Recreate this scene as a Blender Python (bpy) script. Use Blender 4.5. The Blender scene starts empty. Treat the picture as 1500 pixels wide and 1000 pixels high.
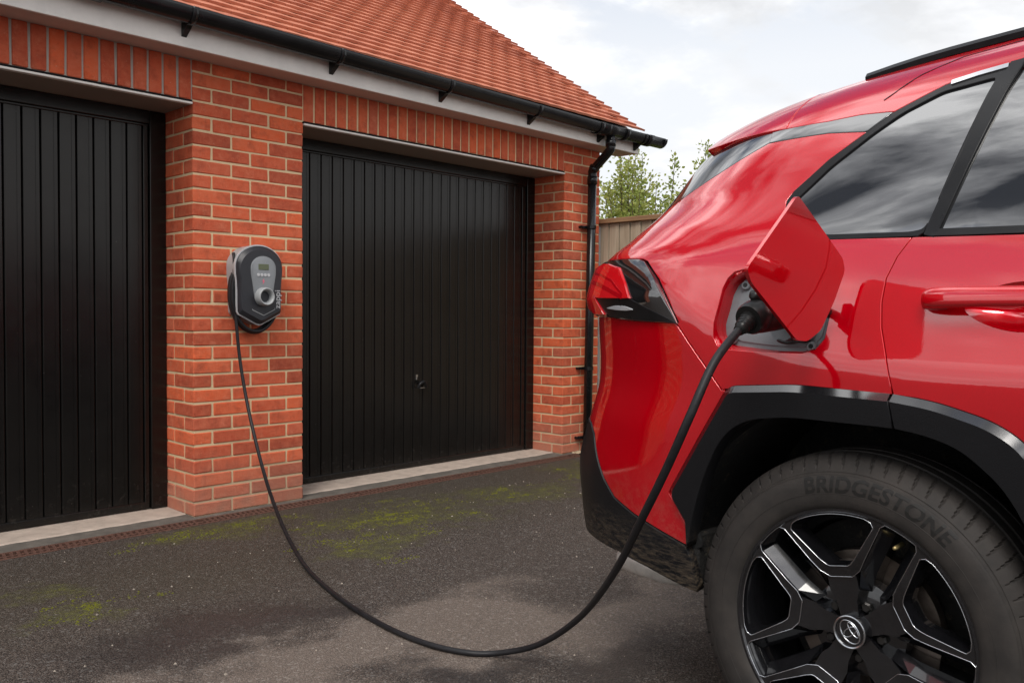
import bpy, bmesh, math, random
import numpy as np
from mathutils import Matrix, Vector
from mathutils.geometry import delaunay_2d_cdt

SC = bpy.context.scene
COL = SC.collection
PI = math.pi
RAD = math.radians
random.seed(7)
RNG = np.random.default_rng(7)

# ------------------------------------------------------------------ camera
camd = bpy.data.cameras.new("camera")
cam = bpy.data.objects.new("camera", camd)
COL.objects.link(cam)
CAM_P = Vector((-2.1764, -4.3502, 1.0800))
yaw, pit, rol = 0.813113, -0.0310062, 0.0072637
Fv = Vector((math.sin(yaw) * math.cos(pit), math.cos(yaw) * math.cos(pit), math.sin(pit)))
Rv = Vector((math.cos(yaw), -math.sin(yaw), 0))
Uv = Rv.cross(Fv)
R2 = Rv * math.cos(rol) + Uv * math.sin(rol)
U2 = -Rv * math.sin(rol) + Uv * math.cos(rol)
cam.matrix_world = Matrix(((R2.x, U2.x, -Fv.x, CAM_P.x), (R2.y, U2.y, -Fv.y, CAM_P.y), (R2.z, U2.z, -Fv.z, CAM_P.z), (0, 0, 0, 1)))
camd.sensor_width = 36
camd.lens = 30.79
camd.clip_start = 0.05
camd.clip_end = 2000
SC.camera = cam

# ------------------------------------------------------------------ view, world, sun
SC.view_settings.view_transform = 'Standard'
SC.view_settings.look = 'None'
SC.view_settings.gamma = 1
SC.view_settings.exposure = 0.66
SC.cycles.use_denoising = True
SC.cycles.max_bounces = 6
SUN_EL, SUN_AZ = RAD(50), RAD(238)      # azimuth from +Y clockwise
world = bpy.data.worlds.new("World")
SC.world = world
world.use_nodes = True
nt = world.node_tree
N, L = nt.nodes, nt.links
N.clear()
out = N.new('ShaderNodeOutputWorld')
bg = N.new('ShaderNodeBackground')
bg.inputs['Strength'].default_value = 0.1
L.new(bg.outputs[0], out.inputs[0])
sky = N.new('ShaderNodeTexSky')
sky.sky_type = 'NISHITA'
sky.sun_disc = False
sky.sun_elevation = SUN_EL
sky.sun_rotation = SUN_AZ
tc = N.new('ShaderNodeTexCoord')
sep = N.new('ShaderNodeSeparateXYZ')
L.new(tc.outputs['Generated'], sep.inputs[0])
def wmath(op, a, b=None):
    n = N.new('ShaderNodeMath'); n.operation = op
    for i, v in enumerate((a, b)):
        if v is None: continue
        if isinstance(v, (int, float)): n.inputs[i].default_value = v
        else: L.new(v, n.inputs[i])
    return n.outputs[0]
zc = wmath('ADD', wmath('MAXIMUM', sep.outputs['Z'], 0.0), 0.22)
cmb = N.new('ShaderNodeCombineXYZ')
L.new(wmath('DIVIDE', sep.outputs['X'], zc), cmb.inputs[0])
L.new(wmath('DIVIDE', sep.outputs['Y'], zc), cmb.inputs[1])
def wnoise(scale, detail, rough, dist, off):
    m = N.new('ShaderNodeMapping'); m.inputs['Location'].default_value = off
    L.new(cmb.outputs[0], m.inputs[0])
    n = N.new('ShaderNodeTexNoise'); n.inputs['Scale'].default_value = scale
    n.inputs['Detail'].default_value = detail; n.inputs['Roughness'].default_value = rough
    n.inputs['Distortion'].default_value = dist
    L.new(m.outputs[0], n.inputs['Vector'])
    return n.outputs['Fac']
def wramp(fac, stops):
    r = N.new('ShaderNodeValToRGB')
    els = r.color_ramp.elements
    els[0].position, els[0].color = stops[0][0], (*stops[0][1], 1)
    els[1].position, els[1].color = stops[1][0], (*stops[1][1], 1)
    for p, c in stops[2:]:
        e = els.new(p); e.color = (*c, 1)
    L.new(fac, r.inputs[0])
    return r.outputs[0]
cover = wramp(wnoise(1.1, 7, 0.6, 0.3, (3.1, 1.7, 0)), [(0.40, (0, 0, 0)), (0.48, (1, 1, 1))])
shade = wramp(wnoise(2.1, 7, 0.56, 0.15, (7.3, 4.2, 0)), [(0.41, (0.9, 1.0, 1.2)), (0.60, (17.5, 17.5, 17.6)), (0.5, (6.2, 6.3, 6.6))])
mix = N.new('ShaderNodeMix'); mix.data_type = 'RGBA'
L.new(cover, mix.inputs[0]); L.new(sky.outputs[0], mix.inputs[6]); L.new(shade, mix.inputs[7])
# towards the horizon the layers of cloud close up to an even pale grey
hz = N.new('ShaderNodeMapRange'); hz.inputs[1].default_value = 0.26; hz.inputs[2].default_value = 0.68
hz.inputs[3].default_value = 0.90; hz.inputs[4].default_value = 0.0
L.new(sep.outputs['Z'], hz.inputs[0])
mix2 = N.new('ShaderNodeMix'); mix2.data_type = 'RGBA'
L.new(hz.outputs[0], mix2.inputs[0]); L.new(mix.outputs[2], mix2.inputs[6]); mix2.inputs[7].default_value = (6.2, 6.28, 6.42, 1)
L.new(mix2.outputs[2], bg.inputs[0])

sund = bpy.data.lights.new("sun", 'SUN')
sund.energy = 1.4
sund.angle = RAD(25)
sund.color = (1.0, 0.96, 0.9)
sun = bpy.data.objects.new("sun", sund)
COL.objects.link(sun)
sdir = Vector((math.sin(SUN_AZ) * math.cos(SUN_EL), math.cos(SUN_AZ) * math.cos(SUN_EL), math.sin(SUN_EL)))
sun.rotation_euler = sdir.to_track_quat('Z', 'Y').to_euler()

# ------------------------------------------------------------------ helpers
def link(o, parent=None):
    COL.objects.link(o)
    if parent is not None:
        o.parent = parent
    return o

def mesh(name, V, Fc, mat=None, parent=None, smooth=False, normals=None, kind=None):
    me = bpy.data.meshes.new(name)
    me.from_pydata([tuple(map(float, v)) for v in V], [], [tuple(int(i) for i in f) for f in Fc])
    if mat:
        me.materials.append(mat)
    if smooth:
        me.polygons.foreach_set('use_smooth', [True] * len(me.polygons))
    me.update()
    if normals is not None:
        me.normals_split_custom_set_from_vertices([tuple(map(float, q)) for q in normals])
    o = bpy.data.objects.new(name, me)
    link(o, parent)
    if kind:
        o['kind'] = kind
    return o

def share(name, me, parent=None):
    return link(bpy.data.objects.new(name, me), parent)

def empty(name, loc, rz=0, label=None, cat=None, group=None):
    o = bpy.data.objects.new(name, None)
    o.location = loc
    o.rotation_euler = (0, 0, rz)
    o.empty_display_size = 0.1
    link(o)
    tag(o, label, cat, group)
    return o

def tag(o, label=None, cat=None, group=None, kind=None):
    for k, v in (('label', label), ('category', cat), ('group', group), ('kind', kind)):
        if v: o[k] = v
    return o

class MB:
    def __init__(s): s.v, s.f = [], []
    def add(s, V, Fc):
        b = len(s.v); s.v += [tuple(map(float, q)) for q in V]; s.f += [tuple(i + b for i in f) for f in Fc]; return s
    def box(s, x0, x1, y0, y1, z0, z1):
        return s.add([(x0, y0, z0), (x1, y0, z0), (x1, y1, z0), (x0, y1, z0), (x0, y0, z1), (x1, y0, z1), (x1, y1, z1), (x0, y1, z1)],
                     [(0, 3, 2, 1), (4, 5, 6, 7), (0, 1, 5, 4), (1, 2, 6, 5), (2, 3, 7, 6), (3, 0, 4, 7)])
    def bbox(s, x0, x1, y0, y1, z0, z1, b=0.004):
        """box with chamfered edges"""
        bm = bmesh.new()
        bmesh.ops.create_cube(bm, size=1)
        for v in bm.verts:
            v.co = ((x0 + x1) / 2 + v.co.x * (x1 - x0), (y0 + y1) / 2 + v.co.y * (y1 - y0), (z0 + z1) / 2 + v.co.z * (z1 - z0))
        bmesh.ops.bevel(bm, geom=bm.edges[:], offset=b, segments=1, affect='EDGES')
        bm.verts.index_update()
        s.add([v.co[:] for v in bm.verts], [[v.index for v in f.verts] for f in bm.faces])
        bm.free(); return s
    def tube(s, pts, r, seg=12, cap=True):
        P = [Vector(p) for p in pts]; n = len(P)
        R = r if hasattr(r, '__len__') else [r] * n
        T = [(P[min(i + 1, n - 1)] - P[max(i - 1, 0)]).normalized() for i in range(n)]
        u = T[0].orthogonal().normalized(); V = []
        for i in range(n):
            u = (u - T[i] * u.dot(T[i])).normalized(); w = T[i].cross(u)
            for k in range(seg):
                a = 2 * PI * k / seg
                V.append(P[i] + (u * math.cos(a) + w * math.sin(a)) * R[i])
        Fc = [(i * seg + k, i * seg + (k + 1) % seg, (i + 1) * seg + (k + 1) % seg, (i + 1) * seg + k) for i in range(n - 1) for k in range(seg)]
        if cap:
            Fc += [tuple(range(seg - 1, -1, -1)), tuple((n - 1) * seg + k for k in range(seg))]
        return s.add(V, Fc)
    def build(s, name, mat, parent=None, smooth=False, kind=None):
        return mesh(name, s.v, s.f, mat, parent, smooth, kind=kind)

def sharp_smooth(o, ang=35):
    me = o.data
    bm = bmesh.new(); bm.from_mesh(me)
    for f in bm.faces: f.smooth = True
    for e in bm.edges:
        e.smooth = not (len(e.link_faces) == 2 and e.calc_face_angle(0) > RAD(ang))
    bm.to_mesh(me); bm.free(); me.update()
    return o

def catmull(pts, n=8):
    P = [np.array(p, float) for p in pts]; out = []
    Q = [2 * P[0] - P[1]] + P + [2 * P[-1] - P[-2]]
    for i in range(1, len(Q) - 2):
        for k in range(n):
            t = k / n
            a, b, c, d = Q[i - 1], Q[i], Q[i + 1], Q[i + 2]
            out.append(.5 * ((2 * b) + (c - a) * t + (2 * a - 5 * b + 4 * c - d) * t * t + (3 * b - a - 3 * c + d) * t ** 3))
    out.append(P[-1])
    return out

def text_data(s, size, bold=0.0, shear=0.0):
    c = bpy.data.curves.new('lettering', 'FONT'); c.body = s; c.size = size; c.offset = bold; c.shear = shear; c.space_character = 1 + bold * 2
    o = bpy.data.objects.new('lettering', c); COL.objects.link(o)
    dg = bpy.context.evaluated_depsgraph_get()
    me = o.evaluated_get(dg).to_mesh()
    bm = bmesh.new(); bm.from_mesh(me); bmesh.ops.remove_doubles(bm, verts=bm.verts[:], dist=1e-5)
    bmesh.ops.triangulate(bm, faces=bm.faces[:])
    for _ in range(3 if bold else 0):
        long_ = [e for e in bm.edges if e.calc_length() > .10 * size]
        if long_: bmesh.ops.subdivide_edges(bm, edges=long_, cuts=1); bmesh.ops.triangulate(bm, faces=bm.faces[:])
    bm.verts.index_update()
    V = np.array([v.co[:] for v in bm.verts]); Fc = [tuple(v.index for v in f.verts) for f in bm.faces]; bm.free()
    bpy.data.objects.remove(o); bpy.data.curves.remove(c)
    return V, Fc

# ------------------------------------------------------------------ materials
def new_mat(name):
    m = bpy.data.materials.new(name); m.use_nodes = True
    t = m.node_tree
    return m, t, t.nodes['Principled BSDF']

def setp(b, **k):
    for key, v in k.items():
        key = key.replace('_', ' ')
        b.inputs[key].default_value = (*v, 1) if isinstance(v, tuple) and len(v) == 3 else v

def tnode(t, kind, **inp):
    n = t.nodes.new(kind)
    for k, v in inp.items():
        n.inputs[k.replace('_', ' ')].default_value = v
    return n

def tnoise(t, vec, scale, detail=4, rough=.55, dist=0):
    n = tnode(t, 'ShaderNodeTexNoise', Scale=scale, Detail=detail, Roughness=rough, Distortion=dist)
    if vec is not None: t.links.new(vec, n.inputs['Vector'])
    return n.outputs['Fac']

def tramp(t, fac, stops):
    r = t.nodes.new('ShaderNodeValToRGB'); e = r.color_ramp.elements
    stops = [(p, c if isinstance(c, tuple) else (c, c, c)) for p, c in stops]
    e[0].position, e[0].color = stops[0][0], (*stops[0][1], 1)
    e[1].position, e[1].color = stops[-1][0], (*stops[-1][1], 1)
    for p, c in stops[1:-1]:
        q = e.new(p); q.color = (*c, 1)
    t.links.new(fac, r.inputs[0])
    return r.outputs[0]

def tmix(t, fac, a, b, mode='MIX'):
    n = t.nodes.new('ShaderNodeMix'); n.data_type = 'RGBA'; n.blend_type = mode
    for i, v in ((0, fac), (6, a), (7, b)):
        if isinstance(v, (int, float)): n.inputs[i].default_value = v
        elif isinstance(v, tuple): n.inputs[i].default_value = (*v, 1)
        else: t.links.new(v, n.inputs[i])
    return n.outputs[2]

def tmath(t, op, a, b=None, clamp=False):
    n = t.nodes.new('ShaderNodeMath'); n.operation = op; n.use_clamp = clamp
    for i, v in enumerate((a, b)):
        if v is None: continue
        if isinstance(v, (int, float)): n.inputs[i].default_value = v
        else: t.links.new(v, n.inputs[i])
    return n.outputs[0]

def tbump(t, b, h, strength=.3, dist=.01):
    n = tnode(t, 'ShaderNodeBump', Strength=strength, Distance=dist)
    t.links.new(h, n.inputs['Height']); t.links.new(n.outputs[0], b.inputs['Normal'])

def pos(t):
    return t.nodes.new('ShaderNodeNewGeometry').outputs['Position']

def objc(t):
    return t.nodes.new('ShaderNodeTexCoord').outputs['Object']

def simple(name, col, rough=.5, metal=0., noise=None, bump=0., bscale=60., spec=.5, coat=0., wear=None):
    """plain material with a slight mottling of colour and roughness"""
    m, t, b = new_mat(name)
    setp(b, Base_Color=col, Roughness=rough, Metallic=metal)
    b.inputs['Specular IOR Level'].default_value = spec
    b.inputs['Coat Weight'].default_value = coat
    p = pos(t)
    if noise:
        f = tnoise(t, p, noise[0], 5, .6)
        d = noise[1]
        c = tmix(t, tramp(t, f, [(.3, 0.), (.7, 1.)]), tuple(x * (1 - d) for x in col), tuple(min(1, x * (1 + d)) for x in col))
        if wear:
            w = tramp(t, tnoise(t, p, wear[0], 6, .7), [(wear[1], 0.), (wear[1] + .06, 1.)])
            c = tmix(t, w, c, wear[2])
        t.links.new(c, b.inputs['Base Color'])
        t.links.new(tmath(t, 'ADD', tmath(t, 'MULTIPLY', f, .25), rough - .12), b.inputs['Roughness'])
    if bump:
        tbump(t, b, tnoise(t, p, bscale, 6, .6), bump, .004)
    return m

# brick
def brick_material():
    m, t, b = new_mat('red_brick')
    p = pos(t); oi = t.nodes.new('ShaderNodeObjectInfo')
    rnd = oi.outputs['Random']
    base = tramp(t, rnd, [(0, (.36, .056, .026)), (.15, (.50, .078, .034)), (.4, (.61, .098, .040)), (.65, (.69, .128, .050)), (.85, (.76, .120, .036)), (1, (.47, .098, .055))])
    f = tnoise(t, p, 26, 6, .65)
    c = tmix(t, tramp(t, f, [(.28, 0.), (.75, .8)]), base, tmix(t, .6, base, (.68, .22, .12)))
    big = tnoise(t, p, 11, 5, .65)
    c = tmix(t, tramp(t, big, [(.50, 0.), (.72, .60)]), c, (.27, .050, .028))
    c = tmix(t, tramp(t, tnoise(t, p, 14, 5, .7), [(.55, 0.), (.75, .5)]), c, (.70, .26, .15))
    # pale lime bloom and splash marks near the ground
    sz = t.nodes.new('ShaderNodeSeparateXYZ'); t.links.new(p, sz.inputs[0])
    g = tmath(t, 'SUBTRACT', 1.0, tmath(t, 'DIVIDE', sz.outputs['Z'], .36), True)
    g = tmath(t, 'MULTIPLY', g, tramp(t, tnoise(t, p, 5, 5, .6), [(.2, .45), (.7, 1.)]), True)
    c = tmix(t, tmath(t, 'MULTIPLY', g, .8), c, (.36, .21, .15))
    sp = tramp(t, tnoise(t, p, 55, 3, .7), [(.66, 0.), (.74, .7)])
    c = tmix(t, sp, c, (.60, .40, .27))
    t.links.new(c, b.inputs['Base Color'])
    b.inputs['Roughness'].default_value = .85
    b.inputs['Specular IOR Level'].default_value = .25
    h = tmath(t, 'ADD', tnoise(t, p, 160, 5, .7), tmath(t, 'MULTIPLY', tnoise(t, p, 30, 4, .6), 1.2))
    tbump(t, b, h, .8, .005)
    return m
def mortar_material(name, c0, c1):
    m, t, b = new_mat(name)
    p = pos(t)
    c = tmix(t, tnoise(t, p, 90, 6, .7), c0, c1)
    sz = t.nodes.new('ShaderNodeSeparateXYZ'); t.links.new(p, sz.inputs[0])
    g = tmath(t, 'SUBTRACT', 1.0, tmath(t, 'DIVIDE', sz.outputs['Z'], .3), True)
    c = tmix(t, tmath(t, 'MULTIPLY', g, .6), c, (.34, .25, .19))
    t.links.new(c, b.inputs['Base Color'])
    b.inputs['Roughness'].default_value = .95
    tbump(t, b, tnoise(t, p, 220, 5, .7), .6, .004)
    return m
M_BRICK = brick_material()
M_MORT = mortar_material('buff_mortar', (.60, .44, .25), (.78, .60, .37))
M_MORTG = mortar_material('grey_mortar', (.34, .32, .28), (.48, .46, .41))

# tarmac with moss, damp and paler patches
def tarmac_material():
    m, t, b = new_mat('tarmac')
    p = pos(t)
    v = tnode(t, 'ShaderNodeTexVoronoi', Scale=190.0); t.links.new(p, v.inputs['Vector'])
    v2 = tnode(t, 'ShaderNodeTexVoronoi', Scale=120.0); t.links.new(p, v2.inputs['Vector'])
    grain = tmix(t, tramp(t, v.outputs['Distance'], [(.1, 0.), (.6, 1.)]), (.158, .120, .096), (.027, .020, .016))
    # single lighter stones
    sv = t.nodes.new('ShaderNodeSeparateColor'); t.links.new(v.outputs['Color'], sv.inputs[0])
    grain = tmix(t, tramp(t, sv.outputs[0], [(.82, 0.), (1., .6)]), grain, (.20, .175, .155))
    sv2 = t.nodes.new('ShaderNodeSeparateColor'); t.links.new(v2.outputs['Color'], sv2.inputs[0])
    grain = tmix(t, tramp(t, sv2.outputs[1], [(.90, 0.), (1., .7)]), grain, (.20, .185, .17))
    wn = tnode(t, 'ShaderNodeTexNoise', Scale=1.7, Detail=5.0, Roughness=.6); t.links.new(p, wn.inputs['Vector'])
    wv = t.nodes.new('ShaderNodeVectorMath'); wv.operation = 'SUBTRACT'; t.links.new(wn.outputs['Color'], wv.inputs[0]); wv.inputs[1].default_value = (.5, .5, .5)
    ws = t.nodes.new('ShaderNodeVectorMath'); ws.operation = 'SCALE'; t.links.new(wv.outputs[0], ws.inputs[0]); ws.inputs['Scale'].default_value = 1.1
    wp = t.nodes.new('ShaderNodeVectorMath'); wp.operation = 'ADD'; t.links.new(p, wp.inputs[0]); t.links.new(ws.outputs[0], wp.inputs[1])
    def spot(x, y, rx, ry):
        mp = tnode(t, 'ShaderNodeMapping'); mp.vector_type = 'POINT'
        mp.inputs['Location'].default_value = (-x / rx, -y / ry, 0); mp.inputs['Scale'].default_value = (1 / rx, 1 / ry, 0)
        t.links.new(wp.outputs[0], mp.inputs[0])
        ln = t.nodes.new('ShaderNodeVectorMath'); ln.operation = 'LENGTH'; t.links.new(mp.outputs[0], ln.inputs[0])
        return tmath(t, 'SUBTRACT', 1.0, ln.outputs['Value'], True)
    def many(L_):
        a = L_[0]
        for q in L_[1:]: a = tmath(t, 'MAXIMUM', a, q)
        return a
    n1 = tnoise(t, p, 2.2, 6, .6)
    # paler patches in the ground colour
    pale_ground = many([spot(-.10, -2.22, .62, .44), spot(.30, -2.55, .62, .42), spot(-.58, -2.12, .5, .32), spot(-1.0, -2.2, .5, .4), spot(1.5, -2.0, .5, .3)])
    pale_ground = tramp(t, tmath(t, 'ADD', tmath(t, 'MULTIPLY', pale_ground, 1.1), tmath(t, 'MULTIPLY', n1, .9)), [(.58, 0.), (1.05, 1.)])
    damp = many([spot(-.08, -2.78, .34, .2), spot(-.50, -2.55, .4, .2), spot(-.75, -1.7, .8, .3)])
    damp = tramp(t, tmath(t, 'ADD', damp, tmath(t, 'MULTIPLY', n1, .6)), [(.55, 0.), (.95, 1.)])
    c = tmix(t, tmath(t, 'MULTIPLY', pale_ground, .7), grain, tmix(t, .45, grain, (.20, .17, .147)))
    c = tmix(t, tmath(t, 'MULTIPLY', pale_ground, .5), c, tmix(t, 1.0, c, (1.8, 1.7, 1.62), 'MULTIPLY'))
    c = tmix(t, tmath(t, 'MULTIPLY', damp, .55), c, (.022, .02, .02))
    # thin soil / algae film, browner towards the drain
    film = many([spot(.9, -.5, 2.2, 1.1), spot(-.6, -.9, 1.2, 1.0), spot(2.2, -.6, 1.6, .9)])
    film = tramp(t, tmath(t, 'ADD', film, tmath(t, 'MULTIPLY', n1, .5)), [(.4, 0.), (1., 1.)])
    c = tmix(t, tmath(t, 'MULTIPLY', film, .62), c, tmix(t, .5, c, (.048, .038, .018)))
    # moss
    n3 = tnoise(t, p, 9, 6, .68)
    mo = many([spot(.75, -.75, 1.0, .55), spot(.35, -1.15, .6, .35), spot(.1, -.35, .7, .3), spot(1.7, -.75, .8, .4), spot(2.6, -.6, .6, .5), spot(-1.05, -1.25, .30, .2), spot(-.3, -.3, .4, .2), spot(-1.0, -.9, .3, .3)])
    mo = tmath(t, 'ADD', tmath(t, 'MULTIPLY', mo, .55), tmath(t, 'MULTIPLY', n3, .8))
    moss = tramp(t, mo, [(.60, 0.), (.84, .8)])
    c = tmix(t, tmath(t, 'MULTIPLY', moss, .55), c, (.060, .058, .016))
    mc = tmix(t, tnoise(t, p, 60, 4, .7), (.075, .080, .010), (.22, .215, .03))
    moss = tmath(t, 'MULTIPLY', moss, tramp(t, tnoise(t, p, 22, 6, .75), [(.46, .0), (.60, 1.)]))
    moss = tmath(t, 'MULTIPLY', moss, tramp(t, tnoise(t, p, 120, 3, .7), [(.42, .0), (.58, 1.)]))
    c = tmix(t, moss, c, mc)
    t.links.new(c, b.inputs['Base Color'])
    r = tmix(t, damp, tmix(t, n1, (.62, .62, .62), (.82, .82, .82)), (.42, .42, .42))
    t.links.new(r, b.inputs['Roughness'])
    b.inputs['Specular IOR Level'].default_value = .4
    h = tmath(t, 'SUBTRACT', tmath(t, 'MULTIPLY', tnoise(t, p, 35, 4, .6), .6), v.outputs['Distance'])
    tbump(t, b, h, .9, .005)
    return m
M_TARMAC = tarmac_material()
M_CONC = simple('pale_threshold_concrete', (.44, .36, .30), .9, noise=(14, .16), bump=.5, bscale=120, wear=(30, .66, (.20, .16, .13)))
M_CONCD = simple('grey_haunch_concrete', (.115, .10, .085), .9, noise=(12, .3), bump=.6, bscale=140)
M_RUST = simple('rusty_iron', (.095, .042, .028), .85, noise=(60, .4), bump=.4, bscale=200)
M_RUSTD = simple('drain_darkness', (.02, .012, .01), .95)
M_WHITE = simple('white_upvc', (.82, .78, .73), .38, noise=(7, .09))
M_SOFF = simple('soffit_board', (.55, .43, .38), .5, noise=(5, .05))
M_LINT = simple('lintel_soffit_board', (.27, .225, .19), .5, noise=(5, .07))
M_BLKP = simple('black_upvc', (.008, .008, .009), .24, noise=(9, .3), spec=.4, wear=(40, .74, (.04, .037, .033)))
M_DARK = simple('dark_void', (.006, .006, .006), .95)

def door_material():
    m, t, b = new_mat('black_door_paint')
    p = pos(t)
    c = tmix(t, tramp(t, tnoise(t, p, 3, 6, .6), [(.3, 0.), (.8, 1.)]), (.0055, .0052, .0050), (.0095, .0088, .0082))
    sc = tramp(t, tnoise(t, p, 70, 3, .6), [(.74, 0.), (.77, 1.)])
    c = tmix(t, tmath(t, 'MULTIPLY', sc, .5), c, (.22, .21, .20))
    sz = t.nodes.new('ShaderNodeSeparateXYZ'); t.links.new(p, sz.inputs[0])
    g = tmath(t, 'SUBTRACT', 1.0, tmath(t, 'DIVIDE', sz.outputs['Z'], .30), True)
    dust = tmath(t, 'MULTIPLY', g, tramp(t, tnoise(t, p, 28, 6, .7), [(.55, 0.), (.8, .3)]))
    c = tmix(t, dust, c, (.12, .105, .09))
    t.links.new(c, b.inputs['Base Color'])
    t.links.new(tmath(t, 'ADD', tmath(t, 'MULTIPLY', tnoise(t, p, 12, 5, .6), .12), .18), b.inputs['Roughness'])
    b.inputs['Specular IOR Level'].default_value = .36
    b.inputs['Specular Tint'].default_value = (1, .96, .92, 1)
    mp = tnode(t, 'ShaderNodeMapping'); mp.inputs['Scale'].default_value = (220, 220, 220); t.links.new(p, mp.inputs[0])
    tbump(t, b, tnoise(t, mp.outputs[0], 1, 3, .6), .06, .002)
    return m
M_DOOR = door_material()

def tile_material():
    m, t, b = new_mat('clay_roof_tile')
    p = pos(t); oi = t.nodes.new('ShaderNodeObjectInfo')
    v = tnoise(t, p, 7, 2, .5)
    at = t.nodes.new('ShaderNodeAttribute'); at.attribute_name = 'tint'
    rnd = tmath(t, 'ADD', tmath(t, 'MULTIPLY', oi.outputs['Random'], .25), tmath(t, 'MULTIPLY', v, .7))
    base = tramp(t, rnd, [(0.15, (.38, .095, .045)), (.5, (.50, .15, .075)), (.85, (.57, .21, .115))])
    c = tmix(t, tramp(t, tnoise(t, p, 60, 5, .7), [(.3, 0.), (.8, .5)]), base, (.58, .24, .145))
    c = tmix(t, tramp(t, tnoise(t, p, 1.4, 5, .7), [(.5, 0.), (.75, .45)]), c, (.25, .06, .04))
    t.links.new(c, b.inputs['Base Color'])
    b.inputs['Roughness'].default_value = .78
    tbump(t, b, tnoise(t, p, 170, 4, .7), .5, .003)
    return m
M_TILE = tile_material()

def wood_material(name, c0, c1, axis=2):
    m, t, b = new_mat(name)
    p = pos(t)
    oi = t.nodes.new('ShaderNodeObjectInfo')
    mp = tnode(t, 'ShaderNodeMapping'); s = [26, 26, 26]; s[axis] = 1.6; mp.inputs['Scale'].default_value = s
    t.links.new(p, mp.inputs[0])
    g = tnoise(t, mp.outputs[0], 1, 5, .65, .8)
    c = tmix(t, tramp(t, g, [(.3, 0.), (.7, 1.)]), c0, c1)
    c = tmix(t, tmath(t, 'MULTIPLY', oi.outputs['Random'], .4), c, tmix(t, 1., c, (.72, .68, .62), 'MULTIPLY'))
    k = tramp(t, tnoise(t, p, 11, 2, .5), [(.70, 0.), (.74, .75)])
    c = tmix(t, k, c, (.09, .055, .03))
    t.links.new(c, b.inputs['Base Color']); b.inputs['Roughness'].default_value = .85
    tbump(t, b, g, .4, .003)
    return m
M_BOARD = wood_material('weathered_fence_board', (.34, .26, .18), (.52, .43, .32))
M_CAP = wood_material('fence_capping_timber', (.24, .13, .065), (.36, .21, .11), 1)
M_POST = simple('fence_post_concrete', (.26, .255, .25), .9, noise=(9, .2), bump=.5, bscale=90, wear=(22, .64, (.12, .115, .11)))
M_GRAVEL = simple('pale_gravel', (.42, .33, .22), .9, noise=(40, .3))

# car
def paint_material():
    m, t, b = new_mat('red_metallic_paint')
    p = objc(t)
    v = tnode(t, 'ShaderNodeTexVoronoi', Scale=1600.0); t.links.new(p, v.inputs['Vector'])
    sv = t.nodes.new('ShaderNodeSeparateColor'); t.links.new(v.outputs['Color'], sv.inputs[0])
    c = tmix(t, sv.outputs[0], (.52, .0, .006), (.62, .0, .009))
    g = pos(t)
    sz = t.nodes.new('ShaderNodeSeparateXYZ'); t.links.new(g, sz.inputs[0])
    low = tmath(t, 'SUBTRACT', 1.0, tmath(t, 'DIVIDE', tmath(t, 'SUBTRACT', sz.outputs['Z'], .50), .22), True)
    dust = tmath(t, 'MULTIPLY', low, tramp(t, tnoise(t, g, 38, 6, .75), [(.45, 0.), (.8, .5)]))
    spk = tramp(t, tnoise(t, g, 95, 2, .5), [(.80, 0.), (.82, .6)])
    c = tmix(t, tmath(t, 'MAXIMUM', dust, tmath(t, 'MULTIPLY', spk, tmath(t, 'MULTIPLY', low, 1.2, True))), c, (.34, .20, .14))
    t.links.new(c, b.inputs['Base Color'])
    setp(b, Metallic=.40, Roughness=.34)
    b.inputs['Specular IOR Level'].default_value = 0.0
    setp(b, Coat_Weight=1.0, Coat_Roughness=.03, Coat_IOR=1.9)
    t.links.new(tmath(t, 'ADD', tmath(t, 'MULTIPLY', dust, .8), .03), b.inputs['Coat Roughness'])
    # faint orange peel
    nb = tnode(t, 'ShaderNodeBump', Strength=.012, Distance=.002); t.links.new(tnoise(t, p, 260, 2, .5), nb.inputs['Height'])
    t.links.new(nb.outputs[0], b.inputs['Coat Normal'])
    return m
M_RED = paint_material()
def gloss(name, col, ior, rough=.02, coat=0):
    m, t, b = new_mat(name)
    setp(b, Base_Color=col, Roughness=rough, IOR=ior)
    b.inputs['Specular IOR Level'].default_value = .5
    return m
def glass_material():
    m, t, b = new_mat('privacy_glass')
    p = objc(t)
    setp(b, Base_Color=(.006, .006, .007), IOR=2.6)
    # thin dust film on the pane
    t.links.new(tmath(t, 'ADD', tmath(t, 'MULTIPLY', tnoise(t, p, 6, 5, .6), .008), .0), b.inputs['Roughness'])
    nb = tnode(t, 'ShaderNodeBump', Strength=.02, Distance=.02); t.links.new(tnoise(t, p, 2.2, 2, .5), nb.inputs['Height'])
    t.links.new(nb.outputs[0], b.inputs['Normal'])
    return m
M_GLASS = glass_material()
M_GBLK = gloss('gloss_black_plastic', (.010, .010, .011), 2.4, .05)
M_CHAM = gloss('satin_black_chamfer', (.008, .008, .009), 1.95, .14)
M_TRIM = simple('satin_black_trim', (.009, .009, .010), .30, noise=(20, .2), spec=.28)
M_CHROME = simple('chrome_strip', (.72, .72, .74), .12, 1.0)
M_STEEL = simple('brake_steel', (.16, .13, .11), .45, .9, noise=(30, .3))
M_ALLOY = simple('machined_alloy', (.48, .49, .51), .22, 1.0, noise=(40, .08))
M_CAL = simple('cast_caliper', (.55, .57, .58), .5, .6, noise=(50, .25))
M_WBLK = simple('black_wheel_paint', (.006, .006, .007), .16, noise=(25, .25), coat=1.0)
M_LUG = simple('dark_lug_metal', (.05, .048, .046), .3, .8, noise=(40, .3))
M_LENS = gloss('red_lamp_lens', (.55, .006, .010), 1.75, .04)
M_LENSD = gloss('deep_red_lamp_lens', (.34, .0, .004), 1.6, .05)
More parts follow.
